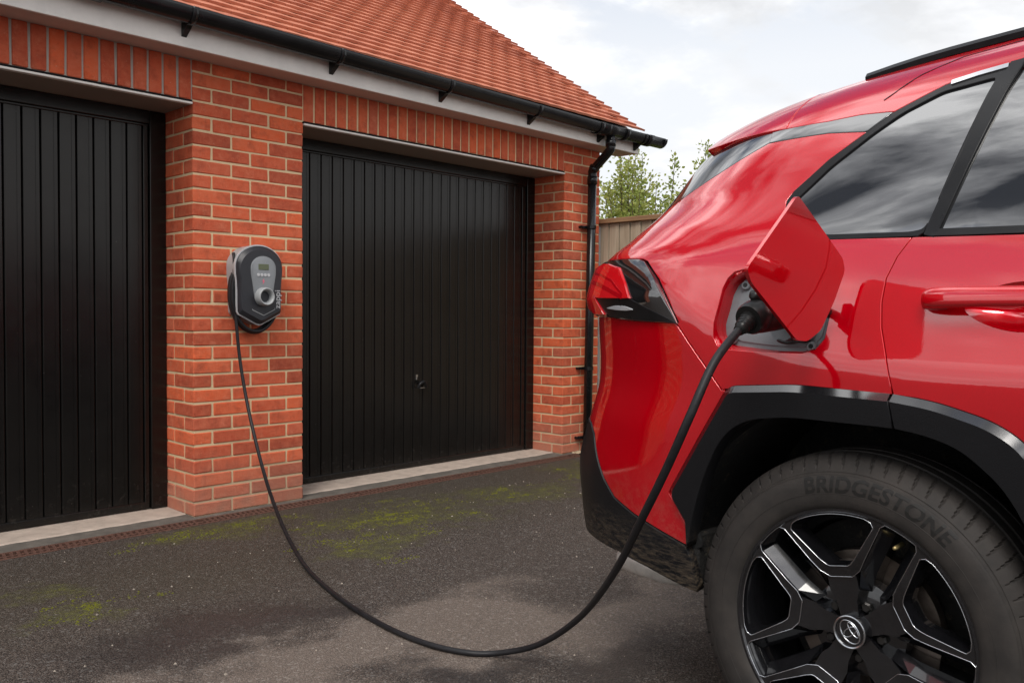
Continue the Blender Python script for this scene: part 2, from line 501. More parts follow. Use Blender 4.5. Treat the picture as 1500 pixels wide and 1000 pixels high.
def emit_clear(name):
    m, t, b = new_mat(name); setp(b, Base_Color=(.45, .46, .48), Roughness=.12, IOR=1.6); return m
M_CLEAR = emit_clear('clear_lamp_lens')
def clad_material():
    m, t, b = new_mat('textured_black_cladding')
    p = pos(t)
    sz = t.nodes.new('ShaderNodeSeparateXYZ'); t.links.new(p, sz.inputs[0])
    low = tmath(t, 'SUBTRACT', 1.0, tmath(t, 'DIVIDE', tmath(t, 'SUBTRACT', sz.outputs['Z'], .43), .16), True)
    mp = tnode(t, 'ShaderNodeMapping'); mp.inputs['Scale'].default_value = (60, 26, 120); mp.inputs['Rotation'].default_value = (RAD(32), 0, 0); t.links.new(p, mp.inputs[0])
    mud = tmath(t, 'MULTIPLY', low, tramp(t, tnoise(t, mp.outputs[0], 1, 6, .75), [(.44, 0.), (.70, 1.)]))
    c = tmix(t, tmath(t, 'MULTIPLY', mud, .6), (.009, .009, .010), (.20, .15, .10))
    t.links.new(c, b.inputs['Base Color'])
    t.links.new(tmath(t, 'ADD', tmath(t, 'MULTIPLY', mud, .5), .36), b.inputs['Roughness'])
    b.inputs['Specular IOR Level'].default_value = .16
    tbump(t, b, tmath(t, 'ADD', tnoise(t, p, 420, 3, .6), tmath(t, 'MULTIPLY', mud, 4.)), .25, .002)
    return m
M_CLAD = clad_material()
def liner_material():
    m, t, b = new_mat('muddy_wheel_liner')
    p = pos(t)
    mud = tramp(t, tnoise(t, p, 34, 6, .75), [(.56, 0.), (.72, 1.)])
    t.links.new(tmix(t, tmath(t, 'MULTIPLY', mud, .7), (.012, .011, .010), (.13, .10, .065)), b.inputs['Base Color'])
    b.inputs['Roughness'].default_value = .9
    tbump(t, b, tnoise(t, p, 70, 5, .7), .8, .01)
    return m
M_LINER = liner_material()
def rubber_material():
    m, t, b = new_mat('tyre_rubber')
    p = pos(t)
    f = tnoise(t, p, 16, 6, .65)
    c = tmix(t, tramp(t, f, [(.35, 0.), (.75, 1.)]), (.025, .0225, .021), (.044, .038, .034))
    s = tramp(t, tnoise(t, p, 95, 3, .7), [(.72, 0.), (.80, .5)])
    c = tmix(t, s, c, (.12, .10, .08))
    t.links.new(c, b.inputs['Base Color']); b.inputs['Roughness'].default_value = .62
    b.inputs['Specular IOR Level'].default_value = .2
    tbump(t, b, tnoise(t, p, 240, 4, .6), .2, .002)
    return m
M_RUB = rubber_material()
M_RUBD = simple('raised_lettering_rubber', (.017, .016, .015), .5, spec=.2)
M_GREYP = simple('grey_inlet_plastic', (.15, .16, .17), .42, noise=(30, .12))
M_BLK = simple('black_plastic', (.009, .009, .009), .36, noise=(40, .2), spec=.3)
M_CABLE = simple('black_cable_sheath', (.013, .0125, .014), .45, noise=(50, .25), spec=.3, bump=.15, bscale=300)
M_CHG = simple('charger_dark_casing', (.020, .021, .026), .42, noise=(30, .12))
M_CHGL = simple('charger_silver_trim', (.50, .50, .51), .4)
M_CHGG = simple('charger_grey_face', (.20, .21, .22), .42, noise=(30, .06))
M_CHGS = simple('charger_holster_grey', (.33, .34, .345), .4)
M_LCD = simple('charger_display', (.10, .115, .06), .25)
M_PINK = simple('pink_mark', (.75, .12, .20), .4)
M_SILV = simple('exhaust_metal', (.70, .67, .62), .4, .4, noise=(20, .2))
M_LEAF = None
def leaf_material(name, c0, c1, c2):
    m, t, b = new_mat(name)
    at = t.nodes.new('ShaderNodeAttribute'); at.attribute_name = 'tint'
    t.links.new(tramp(t, at.outputs['Fac'], [(0, c0), (.55, c1), (1, c2)]), b.inputs['Base Color'])
    b.inputs['Roughness'].default_value = .55
    b.inputs['Transmission Weight'].default_value = 0
    b.inputs['Subsurface Weight'].default_value = 0
    tr = t.nodes.new('ShaderNodeBsdfTranslucent'); t.links.new(tramp(t, at.outputs['Fac'], [(0, c1), (1, c2)]), tr.inputs[0])
    ms = t.nodes.new('ShaderNodeMixShader'); ms.inputs[0].default_value = .35
    o = t.nodes['Material Output']
    t.links.new(b.outputs[0], ms.inputs[1]); t.links.new(tr.outputs[0], ms.inputs[2]); t.links.new(ms.outputs[0], o.inputs[0])
    return m
M_LEAF = leaf_material('shrub_leaf', (.12, .18, .04), (.28, .36, .08), (.50, .49, .14))
M_TWIG = simple('twig_bark', (.10, .075, .05), .9)

# ------------------------------------------------------------------ ground
def ground_z(y):
    return float(np.interp(-y, [0.16, 3.6], [0.0, 0.06]))
ys = [300, 60, 12, 0.12, -0.17, -1.0, -2.0, -3.0, -3.6, -5, -8, -30, -300]
xs = [-300, -40, -8, -3, 0, 3, 8, 40, 300]
V = [(x, y, ground_z(y) - (.0 if y < 0 else .0)) for y in ys for x in xs]
# behind the drain the sheet drops under the slabs
V = [(x, y, z - (.035 if y > 0 else 0)) for x, y, z in V]
nx = len(xs)
Fc = [(j * nx + i, (j + 1) * nx + i, (j + 1) * nx + i + 1, j * nx + i + 1) for j in range(len(ys) - 1) for i in range(nx - 1)]
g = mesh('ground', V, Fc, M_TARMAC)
tag(g, 'dark tarmac driveway with moss and paler patches', None, kind='structure')

# loose grit lying on the tarmac
mb = MB()
for _ in range(420):
    y = -RNG.uniform(.2, 3.2); x = RNG.uniform(-1.8, 2.6); r = abs(RNG.normal(0, .0022)) + .0016
    z = ground_z(y); a = RNG.uniform(0, PI)
    P = [(x + r * math.cos(a + k * 2.1) * RNG.uniform(.7, 1.4), y + r * math.sin(a + k * 2.1), z - .0005) for k in range(3)] + [(x, y, z + r * .9)]
    mb.add(P, [(0, 1, 3), (1, 2, 3), (2, 0, 3)])
o = mb.build('loose_grit', simple('grit_stone', (.34, .29, .24), .9), kind='stuff')
tag(o, 'small pale grit scattered on the tarmac')

# low moss cushions growing in the damp strip before the doors
def moss_material():
    m, t, b = new_mat('moss_cushion')
    p = pos(t)
    t.links.new(tmix(t, tnoise(t, p, 45, 4, .7), (.060, .066, .010), (.22, .215, .028)), b.inputs['Base Color'])
    b.inputs['Roughness'].default_value = .95; b.inputs['Specular IOR Level'].default_value = .1
    tbump(t, b, tnoise(t, p, 500, 3, .7), .8, .004)
    return m
mb = MB()
for cx_, cy_, sx, sy, n_ in ((.70, -.72, .50, .22, 46), (.28, -1.05, .32, .14, 16), (.10, -.36, .38, .10, 14), (1.55, -.70, .35, .16, 12), (2.55, -.62, .4, .2, 16), (-1.02, -1.15, .22, .16, 12), (-.28, -.30, .3, .06, 8), (.15, -1.42, .1, .05, 3)):
    for _ in range(n_):
        px_, py_ = RNG.normal(cx_, sx * .6), RNG.normal(cy_, sy * .6); sp_x = RNG.uniform(.012, .045)
        for _ in range(int(RNG.uniform(8, 42))):
            x, y = px_ + RNG.normal(0, sp_x), py_ + RNG.normal(0, sp_x * .6)
            if y > -.17: continue
            r = RNG.uniform(.0022, .0075); z = ground_z(y) - .0012; a = RNG.uniform(0, 6)
            ring = [(x + r * math.cos(a + k * PI / 3) * RNG.uniform(.75, 1.2), y + r * math.sin(a + k * PI / 3) * RNG.uniform(.75, 1.2), z) for k in range(6)]
            mb.add(ring + [(x, y, z + r * RNG.uniform(.35, .6) + .0012)], [(k, (k + 1) % 6, 6) for k in range(6)])
o = mb.build('moss', moss_material(), None, True, kind='stuff'); tag(o, 'yellow green moss cushions on the tarmac by the drain')

# ------------------------------------------------------------------ garage building
XW = 2.993           # left corner of the end pier
RW = 3.433           # right end of the wall
LW = -2.328 - .665   # left end
SOF = 2.385          # soffit level
REV = 0.30           # reveal depth
BLD = empty('garage_building', (0, 0, 0), 0, 'red brick double garage with tiled roof and black doors', 'garage')

# mortar backing
J = .0045
mb = MB()
for x0, x1 in ((0, .665), (XW, RW), (LW, -2.328)):
    mb.box(x0 + J, x1 - J, J, REV + .12, -.05, SOF)
BW = mb.build('brickwork', M_MORT, BLD, kind='stuff')
mb = MB()
mb.box(.665 - J + .001, XW + J - .001, J + .001, .11, 2.172, SOF - .001)
o = mb.build('lintel_mortar', M_MORT, BLD)
mb = MB(); mb.box(-2.328 - .02, .0 + J - .001, J + .001, .11, 2.172, SOF - .001)
o = mb.build('lintel_mortar', M_MORTG, BLD)

_bm_cache = {}
def brick_mesh(dx, dy, dz):
    key = (round(dx, 4), round(dy, 4), round(dz, 4), random.randint(0, 3))
    if key in _bm_cache: return _bm_cache[key]
    bm = bmesh.new(); bmesh.ops.create_cube(bm, size=1)
    for v in bm.verts:
        v.co = (v.co.x * dx, v.co.y * dy, v.co.z * dz)
    bmesh.ops.bevel(bm, geom=bm.edges[:], offset=.0045, segments=1, affect='EDGES')
    for v in bm.verts:
        v.co += Vector((random.uniform(-1, 1), random.uniform(-1, 1), random.uniform(-1, 1))) * .0016
    me = bpy.data.meshes.new('brick'); bm.to_mesh(me); bm.free(); me.materials.append(M_BRICK)
    _bm_cache[key] = me
    return me
stuff = MB()
def lay(x0, x1, y0, y1, z0, z1, seen=True):
    """one brick; ends up as its own part when the photo shows it"""
    z1 = min(z1, SOF - .001)
    if z1 - z0 < .02: return
    if not seen:
        stuff.bbox(x0, x1, y0, y1, z0, z1, .003); return
    o = share('brick', brick_mesh(x1 - x0, y1 - y0, z1 - z0), BW)
    j = lambda s: random.uniform(-s, s)
    o.location = ((x0 + x1) / 2 + j(.0012), (y0 + y1) / 2 + j(.0012), (z0 + z1) / 2 + j(.0012))
    o.rotation_euler = (j(.004), j(.004), j(.005))
def pier(X0, W_, seen_front=True, seen_left=True):
    nfull = round((W_ + .01) / .225)
    for k in range(32):
        z0 = k * .075 + .005; z1 = z0 + .065
        above = z0 > 2.17
        xr = X0 + W_
        if k % 2 == 0:
            for i in range(nfull):
                x0 = X0 + i * .225; x1 = min(x0 + .215, xr)
                lay(x0, x1, 0, .1025, z0, z1, seen_front)
            if not above:
                lay(X0, X0 + .1025, .1125, REV + .02, z0, z1, seen_left)
                lay(xr - .1025, xr, .1125, REV + .02, z0, z1, False)
        else:
            lay(X0, X0 + .1025, 0, .215, z0, z1, seen_front)
            x = X0 + .1125
            while x + .215 < xr - .05:
                lay(x, x + .215, 0, .1025, z0, z1, seen_front); x += .225
            lay(x, xr, 0, .215, z0, z1, seen_front)
            if not above:
                lay(X0, X0 + .1025, .225, REV + .02, z0, z1, seen_left)
                lay(xr - .1025, xr, .225, REV + .02, z0, z1, False)
pier(0, .665)
pier(XW, RW - XW)
pier(LW, .665, False, False)
n = 30; st = (XW - .665) / n
for i in range(n):
    x0 = .665 + i * st + .0055
    lay(x0, x0 + st - .011, 0, .1025, 2.1775, SOF)
for i in range(30):
    x1 = -.006 - i * .0774
    lay(x1 - .0664, x1, 0, .1025, 2.1775, SOF, i < 13)
stuff.build('brick_remainder', M_BRICK, BW, kind='stuff')

# inner mass: closes the building behind doors, gable and rear wall
def plain_brick():
    m, t, b = new_mat('gable_brickwork')
    bt = tnode(t, 'ShaderNodeTexBrick', Scale=1.0)
    bt.inputs['Brick Width'].default_value = .225; bt.inputs['Row Height'].default_value = .075; bt.inputs['Mortar Size'].default_value = .01
    bt.inputs['Color1'].default_value = (.42, .06, .027, 1); bt.inputs['Color2'].default_value = (.5, .075, .03, 1); bt.inputs['Mortar'].default_value = (.52, .40, .23, 1)
    s = t.nodes.new('ShaderNodeSeparateXYZ'); t.links.new(pos(t), s.inputs[0])
    c = t.nodes.new('ShaderNodeCombineXYZ')
    t.links.new(tmath(t, 'ADD', s.outputs[0], s.outputs[1]), c.inputs[0]); t.links.new(s.outputs[2], c.inputs[1])
    t.links.new(c.outputs[0], bt.inputs['Vector']); t.links.new(bt.outputs[0], b.inputs['Base Color']); b.inputs['Roughness'].default_value = .9
    return m
M_GABLE = plain_brick()
YB, YR, SL = 5.45, 2.6, .69
def roof_z(y): return 2.555 + SL * (y + .25)
mb = MB()
mb.add([(RW - .006, .2, -.05), (RW - .006, YB, -.05), (RW - .006, YB, SOF), (RW - .006, YR, roof_z(YR) - .12), (RW - .006, .012, SOF + .02), (RW - .006, .012, SOF - .1), (RW - .006, .2, SOF - .1)], [tuple(range(7))])
mb.box(RW - .12, RW - .008, .43, YB - .01, -.05, SOF - .01)
mb.box(LW, LW + .1, .43, YB - .01, -.05, SOF - .01)
mb.box(LW, RW - .01, YB - .1, YB, -.05, SOF - .012)
mb.build('gable_wall', M_GABLE, BLD)
mb = MB(); mb.box(LW + .1, RW - .13, .60, .62, -.04, SOF)
mb.build('dark_interior', M_DARK, BLD)

# thresholds
for x0, x1 in ((-2.328, -.001), (.666, XW - .001)):
    mb = MB(); nseg = 40
    Vt = []
    for i in range(nseg + 1):
        x = x0 + (x1 - x0) * i / nseg; jy = .085 + random.uniform(-.006, .006)
        Vt += [(x, REV + .12, .012), (x, jy + .01, .008), (x, jy, .001), (x, jy - .004, -.04)]
    Ft = [(4 * i + k, 4 * i + k + 1, 4 * i + 5 + k, 4 * i + 4 + k) for i in range(nseg) for k in range(3)]
    mb.add(Vt, Ft); mb.build('threshold', M_CONC, BLD)

# lintel edge trims, soffit boards
for x0, x1 in ((-2.328, -.003), (.668, XW - .003)):
    mb = MB(); mb.bbox(x0, x1, -.012, .02, 2.152, 2.163, .002); mb.build('lintel_edge_trim', M_WHITE, BLD)
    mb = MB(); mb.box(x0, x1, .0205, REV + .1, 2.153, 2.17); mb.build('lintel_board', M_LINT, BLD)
    mb = MB(); mb.box(x0, x1, -.003, .019, 2.1635, 2.1755); mb.build('lintel_shadow_strip', M_DARK, BLD)  # black strip standing in for the shadow gap below the soldier course

# garage doors
RIB = .0842
def rib_mesh(h0, h1):
    prof = [(.0016, .020), (.0030, .004), (.0052, .0008), (.0065, 0), (.058, 0), (.0588, .0016), (.0606, .0016), (.0614, 0), (.0776, 0), (.0790, .0008), (.0812, .004), (.0826, .020)]
    V = [(x, y, z) for z in (h0, h1) for x, y in prof]; n = len(prof)
    Fc = [(i, i + 1, n + i + 1, n + i) for i in range(n - 1)]
    me = bpy.data.meshes.new('door_panel'); me.from_pydata(V, [], Fc); me.materials.append(M_DOOR)
    return me
RM = rib_mesh(.055, 2.068)
def garage_door(x0, x1, start, nrib, handle_x):
    fr = MB(); yf = REV; fw = .088
    for a, b in ((x0 + .001, x0 + fw), (x1 - fw, x1 - .001)):
        fr.bbox(a, b, yf, yf + .09, .013, 2.151, .003)
    fr.bbox(x0 + fw + .0005, x1 - fw - .0005, yf + .001, yf + .09, 2.082, 2.151, .003)
    d = fr.build('garage_door', M_DOOR, BLD)
    for k in range(nrib):
        o = share('door_panel', RM, d); o.location = (start + k * RIB, yf + .018, 0)
    lx, rx = start, start + nrib * RIB
    mb = MB()
    mb.box(x0 + fw + .001, x1 - fw - .001, yf + .035, yf + .05, .02, 2.08)
    mb.build('door_backing', M_DARK, d)
    for a, b in ((x0 + fw + .006, lx - .002), (rx + .002, x1 - fw - .006)):
        if b - a > .008:
            mb = MB(); mb.bbox(a, b, yf + .012, yf + .034, .022, 2.074, .003); mb.build('edge_stile', M_DOOR, d)
    mb = MB(); mb.bbox(x0 + fw + .006, x1 - fw - .006, yf + .010, yf + .034, .018, .054, .006); mb.build('bottom_rail', M_DOOR, d)
    mb = MB(); mb.bbox(x0 + fw + .006, x1 - fw - .006, yf + .010, yf + .034, 2.0685, 2.081, .003); mb.build('top_rail', M_DOOR, d)
    # handle with key escutcheon
    hx = handle_x; hz = .585; yy = yf + .018
    mb = MB(); mb.tube([(hx + .03, yy + .002, hz + .012), (hx + .03, yy - .03, hz + .008)], .012, 12)
    hb = mb.build('handle', M_TRIM, d, True)
    mb = MB(); pts = catmull([(hx - .012, yy - .028, hz - .022), (hx + .0, yy - .036, hz + .006), (hx + .026, yy - .040, hz + .022), (hx + .048, yy - .036, hz + .008), (hx + .062, yy - .028, hz - .018)], 5)
    mb.tube(pts, .010, 10); mb.build('grip', M_TRIM, hb, True)
    mb = MB(); mb.bbox(hx + .006, hx + .046, yy - .034, yy - .022, hz - .024, hz - .016, .002); mb.build('grip_edge', M_ALLOY, hb)
    mb = MB(); mb.tube([(hx - .004, yy + .004, hz + .062), (hx - .004, yy - .006, hz + .062)], .010, 14); mb.bbox(hx - .009, hx + .001, yy - .005, yy + .003, hz + .034, hz + .056, .002)
    mb.build('key_escutcheon', M_ALLOY, hb, False)
    return d
garage_door(-2.328, 0, -.121 - 25 * RIB, 25, -1.30)
garage_door(.665, XW, .7536, 25, 1.795)

# eaves: soffit, fascia with box end, gutter, downpipe
FX0, FX1, FY = LW - .2, 3.69, -.195
mb = MB(); mb.box(FX0, FX1 - .014, FY + .0185, .03, SOF, SOF + .009); mb.build('soffit', M_SOFF, BLD)
mb = MB(); mb.bbox(FX0, FX1, FY, FY + .018, SOF - .008, SOF + .165, .002); mb.build('fascia', M_WHITE, BLD)
mb = MB(); mb.add([(FX1 - .012, FY + .0185, SOF - .004), (FX1 - .012, .012, SOF - .004), (FX1 - .012, .012, SOF + .30), (FX1 - .012, FY + .0185, SOF + .14)] +
                  [(FX1, FY + .0185, SOF - .004), (FX1, .012, SOF - .004), (FX1, .012, SOF + .30), (FX1, FY + .0185, SOF + .14)],
                  [(3, 2, 1, 0), (4, 5, 6, 7), (0, 1, 5, 4), (1, 2, 6, 5), (2, 3, 7, 6), (3, 0, 4, 7)])
mb.build('box_end', M_WHITE, BLD)
mb = MB()   # barge board up the gable
mb.add([(FX1 - .03, .012, SOF + .16), (FX1 - .03, YR, roof_z(YR) - .17), (FX1 - .03, YR, roof_z(YR) - .03), (FX1 - .03, .012, roof_z(.012) - .03),
        (FX1 - .012, .012, SOF + .16), (FX1 - .012, YR, roof_z(YR) - .17), (FX1 - .012, YR, roof_z(YR) - .03), (FX1 - .012, .012, roof_z(.012) - .03)],
       [(3, 2, 1, 0), (4, 5, 6, 7), (0, 1, 5, 4), (2, 3, 7, 6), (1, 2, 6, 5), (3, 0, 4, 7)])
mb.build('barge_board', M_WHITE, BLD)
# screws / pin heads on the fascia
GY, GR = -.262, .058
def gz(x): return float(np.interp(x, [-3, 3.25, 3.95], [2.556, 2.497, 2.502]))
def gutter_run(x0, x1, r, rim=True, name='gutter', mat=M_BLKP, parent=None, n=2, thick=.003):
    seg = 14; V = []; Fc = []
    for i in range(n):
        x = x0 + (x1 - x0) * i / (n - 1)
        for q in range(seg + 1):
            a = PI + PI * q / seg
            V.append((x, GY + r * math.cos(a), gz(x) + r * math.sin(a)))
        V += [(x, GY + r + .002, gz(x) + .010), (x, GY + r - .006, gz(x) + .010)] if rim else []
        V.insert(len(V) - (seg + 1 + (2 if rim else 0)), (x, GY - r - .003, gz(x) + .012))
        if rim: pass
    m = len(V) // n
    for i in range(n - 1):
        for k in range(m - 1):
            Fc.append((i * m + k, i * m + k + 1, (i + 1) * m + k + 1, (i + 1) * m + k))
    o = mesh(name, V, Fc, mat, parent, True)
    md = o.modifiers.new('thickness', 'SOLIDIFY'); md.thickness = thick; md.offset = -1
    return o
GUT = gutter_run(FX0, 3.885, GR, parent=BLD, n=30)
for bx in (-1.75, -.95, -.14, .72, 1.54, 2.365, 3.15, 3.62):
    gutter_run(bx - .014, bx + .014, GR + .005, name='gutter_strap', parent=GUT)
    mb = MB(); z = gz(bx)
    mb.add([(bx - .013, FY - .001, z - .105), (bx - .013, FY - .001, z - .02), (bx - .013, GY + .0, z - GR - .002), (bx - .013, GY + .02, z - GR - .018),
            (bx + .013, FY - .001, z - .105), (bx + .013, FY - .001, z - .02), (bx + .013, GY + .0, z - GR - .002), (bx + .013, GY + .02, z - GR - .018)],
           [(0, 1, 2, 3), (7, 6, 5, 4), (0, 3, 7, 4), (1, 5, 6, 2), (2, 6, 7, 3), (0, 4, 5, 1)])
    mb.build('gutter_bracket', M_BLKP, GUT)
for a, b, e in ((3.04, 3.075, .009), (3.36, 3.40, .009), (3.66, 3.72, .008), (-.62, -.56, .008)):
    gutter_run(a, b, GR + e, name='gutter_joint', parent=GUT, thick=.008)
gutter_run(3.075, 3.36, GR + .005, name='outlet_body', parent=GUT, thick=.006)
mb = MB()     # stop end
seg = 16
for x, r in ((3.885, GR + .004), (3.905, GR + .007), (3.915, GR + .002)):
    pass
Vc = []; rings = [(3.872, GR + .006), (3.905, GR + .008), (3.913, GR + .003)]
for x, r in rings:
    for q in range(seg + 1):
        a = PI + PI * q / seg; Vc.append((x, GY + r * math.cos(a), gz(x) + .008 + r * math.sin(a)))
m_ = seg + 1
Fcap = [(i * m_ + k, i * m_ + k + 1, (i + 1) * m_ + k + 1, (i + 1) * m_ + k) for i in range(2) for k in range(seg)] + [tuple(2 * m_ + k for k in range(m_))]
mesh('stop_end', Vc, Fcap, M_BLKP, GUT, False)

DX = 3.226
pipe_pts = [(DX, GY, gz(DX) - GR + .01), (DX, GY, 2.365), (DX + .004, GY + .012, 2.335), (3.248, -.085, 2.215), (3.255, -.066, 2.185), (3.256, -.064, 2.13)]
mb = MB(); mb.tube([pipe_pts[0], pipe_pts[1]] + catmull(pipe_pts[1:], 4)[1:], .0345, 16)
DP = mb.build('downpipe', M_BLKP, BLD, True)
mb = MB(); mb.tube([(3.256, -.064, 2.17), (3.222, -.064, .005)], .034, 18); mb.build('pipe_length', M_BLKP, DP, True)
for p0, p1, r in (((DX, GY, 2.415), (DX, GY, 2.365), .040), ((3.2555, -.064, 2.16), (3.2548, -.064, 2.10), .0395), ((3.241, -.099, 2.235), (3.247, -.083, 2.213), .039)):
    mb = MB(); mb.tube([p0, p1], r, 18); mb.build('pipe_socket', M_BLKP, DP, True)
for z in (1.765, .66, .115):
    x = float(np.interp(z, [.005, 2.17], [3.222, 3.256]))
    mb = MB(); mb.tube([(x, -.064, z - .013), (x, -.064, z + .013)], .0385, 18); mb.bbox(x - .052, x + .052, -.032, -.006, z - .011, z + .011, .003)
    mb.tube([(x - .072, -.03, z), (x - .072, .005, z)], .011, 10); mb.bbox(x - .08, x - .045, -.022, -.010, z - .009, z + .009, .002)
    mb.build('pipe_clip', M_BLKP, DP, False)

# roof: deck, plain clay tiles laid with broken joints
pitch = math.atan(SL); ca, sa = math.cos(pitch), math.sin(pitch)
mb = MB()
X0, X1 = LW - .2, 3.62
mb.add([(X0, -.24, roof_z(-.24) - .06), (X1, -.24, roof_z(-.24) - .06), (X1, YR, roof_z(YR) - .06), (X0, YR, roof_z(YR) - .06), (X1, 2 * YR + .3, roof_z(-.3) - .06), (X0, 2 * YR + .3, roof_z(-.3) - .06)],
       [(0, 1, 2, 3), (3, 2, 4, 5)])
ROOF = mb.build('roof', M_DARK, BLD)
TW, TG, TT, TLEN = .165, .100, .0150, .205
def tile_mesh():
    V = []; nxs = 4
    cs = lambda u: -.0022 * (2 * u - 1) ** 2
    for (yy, zz) in ((0, 0), (0, TT), (TLEN, TT), (TLEN, 0)):
        for i in range(nxs + 1):
            u = i / nxs; V.append(((u - .5) * (TW - .003), yy, zz + cs(u)))
    n = nxs + 1; Fc = []
    for k in range(4):
        for i in range(nxs):
            Fc.append((k * n + i, ((k + 1) % 4) * n + i, ((k + 1) % 4) * n + i + 1, k * n + i + 1))
    Fc += [(0, n, 2 * n, 3 * n), (4 + 0, 4 + 3 * n, 4 + 2 * n, 4 + n)]
    return V, Fc
TVv, TFf = tile_mesh()
tme = bpy.data.meshes.new('roof_tile'); tme.from_pydata(TVv, [], [f[::-1] for f in TFf]); tme.materials.append(M_TILE)
tiles = []
row = 0; y0 = -.268
nrows = int((YR - y0) / ca / TG)
tilt = pitch - math.asin(TT * 1.05 / TG) * 1.0
for r in range(nrows):
    sdist = r * TG
    yb = y0 + sdist * ca; zb = roof_z(y0) + sdist * sa + .004
    off = (r % 2) * TW / 2
    x = 3.665 - TW / 2
    k = 0
    while x > LW - .2:
        w = TW
        xx = x - (off if k else 0)
        tiles.append((xx, yb, zb, r, k)); x -= TW; k += 1
def pix(p):
    d = Vector(p) - CAM_P; return 750 + 1283 * d.dot(R2) / d.dot(Fv), 500 - 1283 * d.dot(U2) / d.dot(Fv), d.dot(Fv)
vis = []
for i, (x, y, z, r, k) in enumerate(tiles):
    u, v, d = pix((x, y + .05, z + .03))
    vis.append((d if (-40 < u < 1500 and v > -25 and d > 0) else 1e9, i))
vis.sort()
own = set(i for d, i in vis[:300] if d < 1e8)
Vs = []; Fs = []
TVa = np.array(TVv)
for i, (x, y, z, r, k) in enumerate(tiles):
    jt = random.uniform(-.004, .006); jz = random.uniform(-.0003, .0010); jr = random.uniform(-.003, .003)
    a = tilt + jt
    if k == 0 and r % 2: x -= 0
    if i in own:
        o = share('roof_tile', tme, ROOF); o.location = (x, y, z + jz); o.rotation_euler = (a, 0, jr)
    else:
        b = len(Vs)
        P = TVa.copy(); yy = P[:, 1] * math.cos(a) - P[:, 2] * math.sin(a); zz = P[:, 1] * math.sin(a) + P[:, 2] * math.cos(a)
        Vs += list(zip(P[:, 0] + x + yy * -jr, yy + y, zz + z + jz)); Fs += [tuple(q + b for q in f[::-1]) for f in TFf]
mesh('tile_remainder', Vs, Fs, M_TILE, ROOF, kind='stuff')
mb = MB(); mb.tube([(LW - .2, YR, roof_z(YR) + .01), (3.66, YR, roof_z(YR) + .01)], .11, 14); mb.build('ridge', M_TILE, ROOF, True)

# ------------------------------------------------------------------ drain in front of the doors
DR = empty('drain_channel', (0, -.107, 0), 0, 'rusty slotted drain channel along the garage doors', 'drain')
def local(mb, loc):
    mb.v = [(x - loc[0], y - loc[1], z - loc[2]) for x, y, z in mb.v]; return mb
DL = (0, -.107, 0)
for y0_, y1_ in ((-.062, -.050), (-.166, -.155)):
    mb = MB(); mb.bbox(-3, 3.12, y0_, y1_, -.03, .004, .002); local(mb, DL).build('edge_rail', M_RUST, DR)
mb = MB(); mb.box(-3, 3.12, -.1555, -.0615, -.035, -.022); local(mb, DL).build('channel_bed', M_RUSTD, DR)
x = -3.0
while x < 3.1:
    x1 = min(x + 1.0, 3.12); mb = MB(); q = x + .012
    while q < x1 - .02:
        w = .014
        s = -.018
        mb.add([(q, -.063, -.012), (q + w, -.063, -.012), (q + w + s, -.154, -.012), (q + s, -.154, -.012), (q, -.063, .002), (q + w, -.063, .002), (q + w + s, -.154, .002), (q + s, -.154, .002)],
               [(0, 3, 2, 1), (4, 5, 6, 7), (0, 1, 5, 4), (1, 2, 6, 5), (2, 3, 7, 6), (3, 0, 4, 7)])
        q += .0295
    mb.bbox(x + .002, x1 - .002, -.114, -.103, -.012, .0012, .002)
    local(mb, DL).build('grate', M_RUST, DR, kind='stuff')
    x += 1.0
# strip of dark concrete between threshold and drain
mb = MB(); Vh = []; nseg = 120
for i in range(nseg + 1):
    x = -3 + 6.45 * i / nseg
    Vh += [(x, .16, .0045), (x, .085, .003 + random.uniform(-.001, .001)), (x, .0, .002 + random.uniform(-.0015, .0015)), (x, -.0495, .0005)]
mb.add(Vh, [(4 * i + k, 4 * i + k + 1, 4 * i + 5 + k, 4 * i + 4 + k) for i in range(nseg) for k in range(3)])
o = mb.build('drain_haunch', M_CONCD); tag(o, 'dark concrete strip between the thresholds and the drain', kind='structure')
# gravel at the foot of the end pier
mb = MB()
for _ in range(240):
    x = RNG.uniform(3.10, 3.46); y = -abs(RNG.normal(0, .045)) - .004 + (RNG.uniform(-.05, .25) if x > 3.44 else 0); r = RNG.uniform(.004, .011); z = .002
    a = RNG.uniform(0, 6)
    ring = [(x + r * math.cos(a + k * PI / 2.5) * RNG.uniform(.7, 1.2), y + r * math.sin(a + k * PI / 2.5) * RNG.uniform(.7, 1.2), z) for k in range(5)]
    top = [(x + (p[0] - x) * .55, y + (p[1] - y) * .55, z + r * RNG.uniform(.7, 1.1)) for p in ring]
    mb.add(ring + top, [(k, (k + 1) % 5, 5 + (k + 1) % 5, 5 + k) for k in range(5)] + [(5, 6, 7, 8, 9)])
o = mb.build('gravel', M_GRAVEL, kind='stuff'); tag(o, 'pale gravel at the foot of the end brick pier')

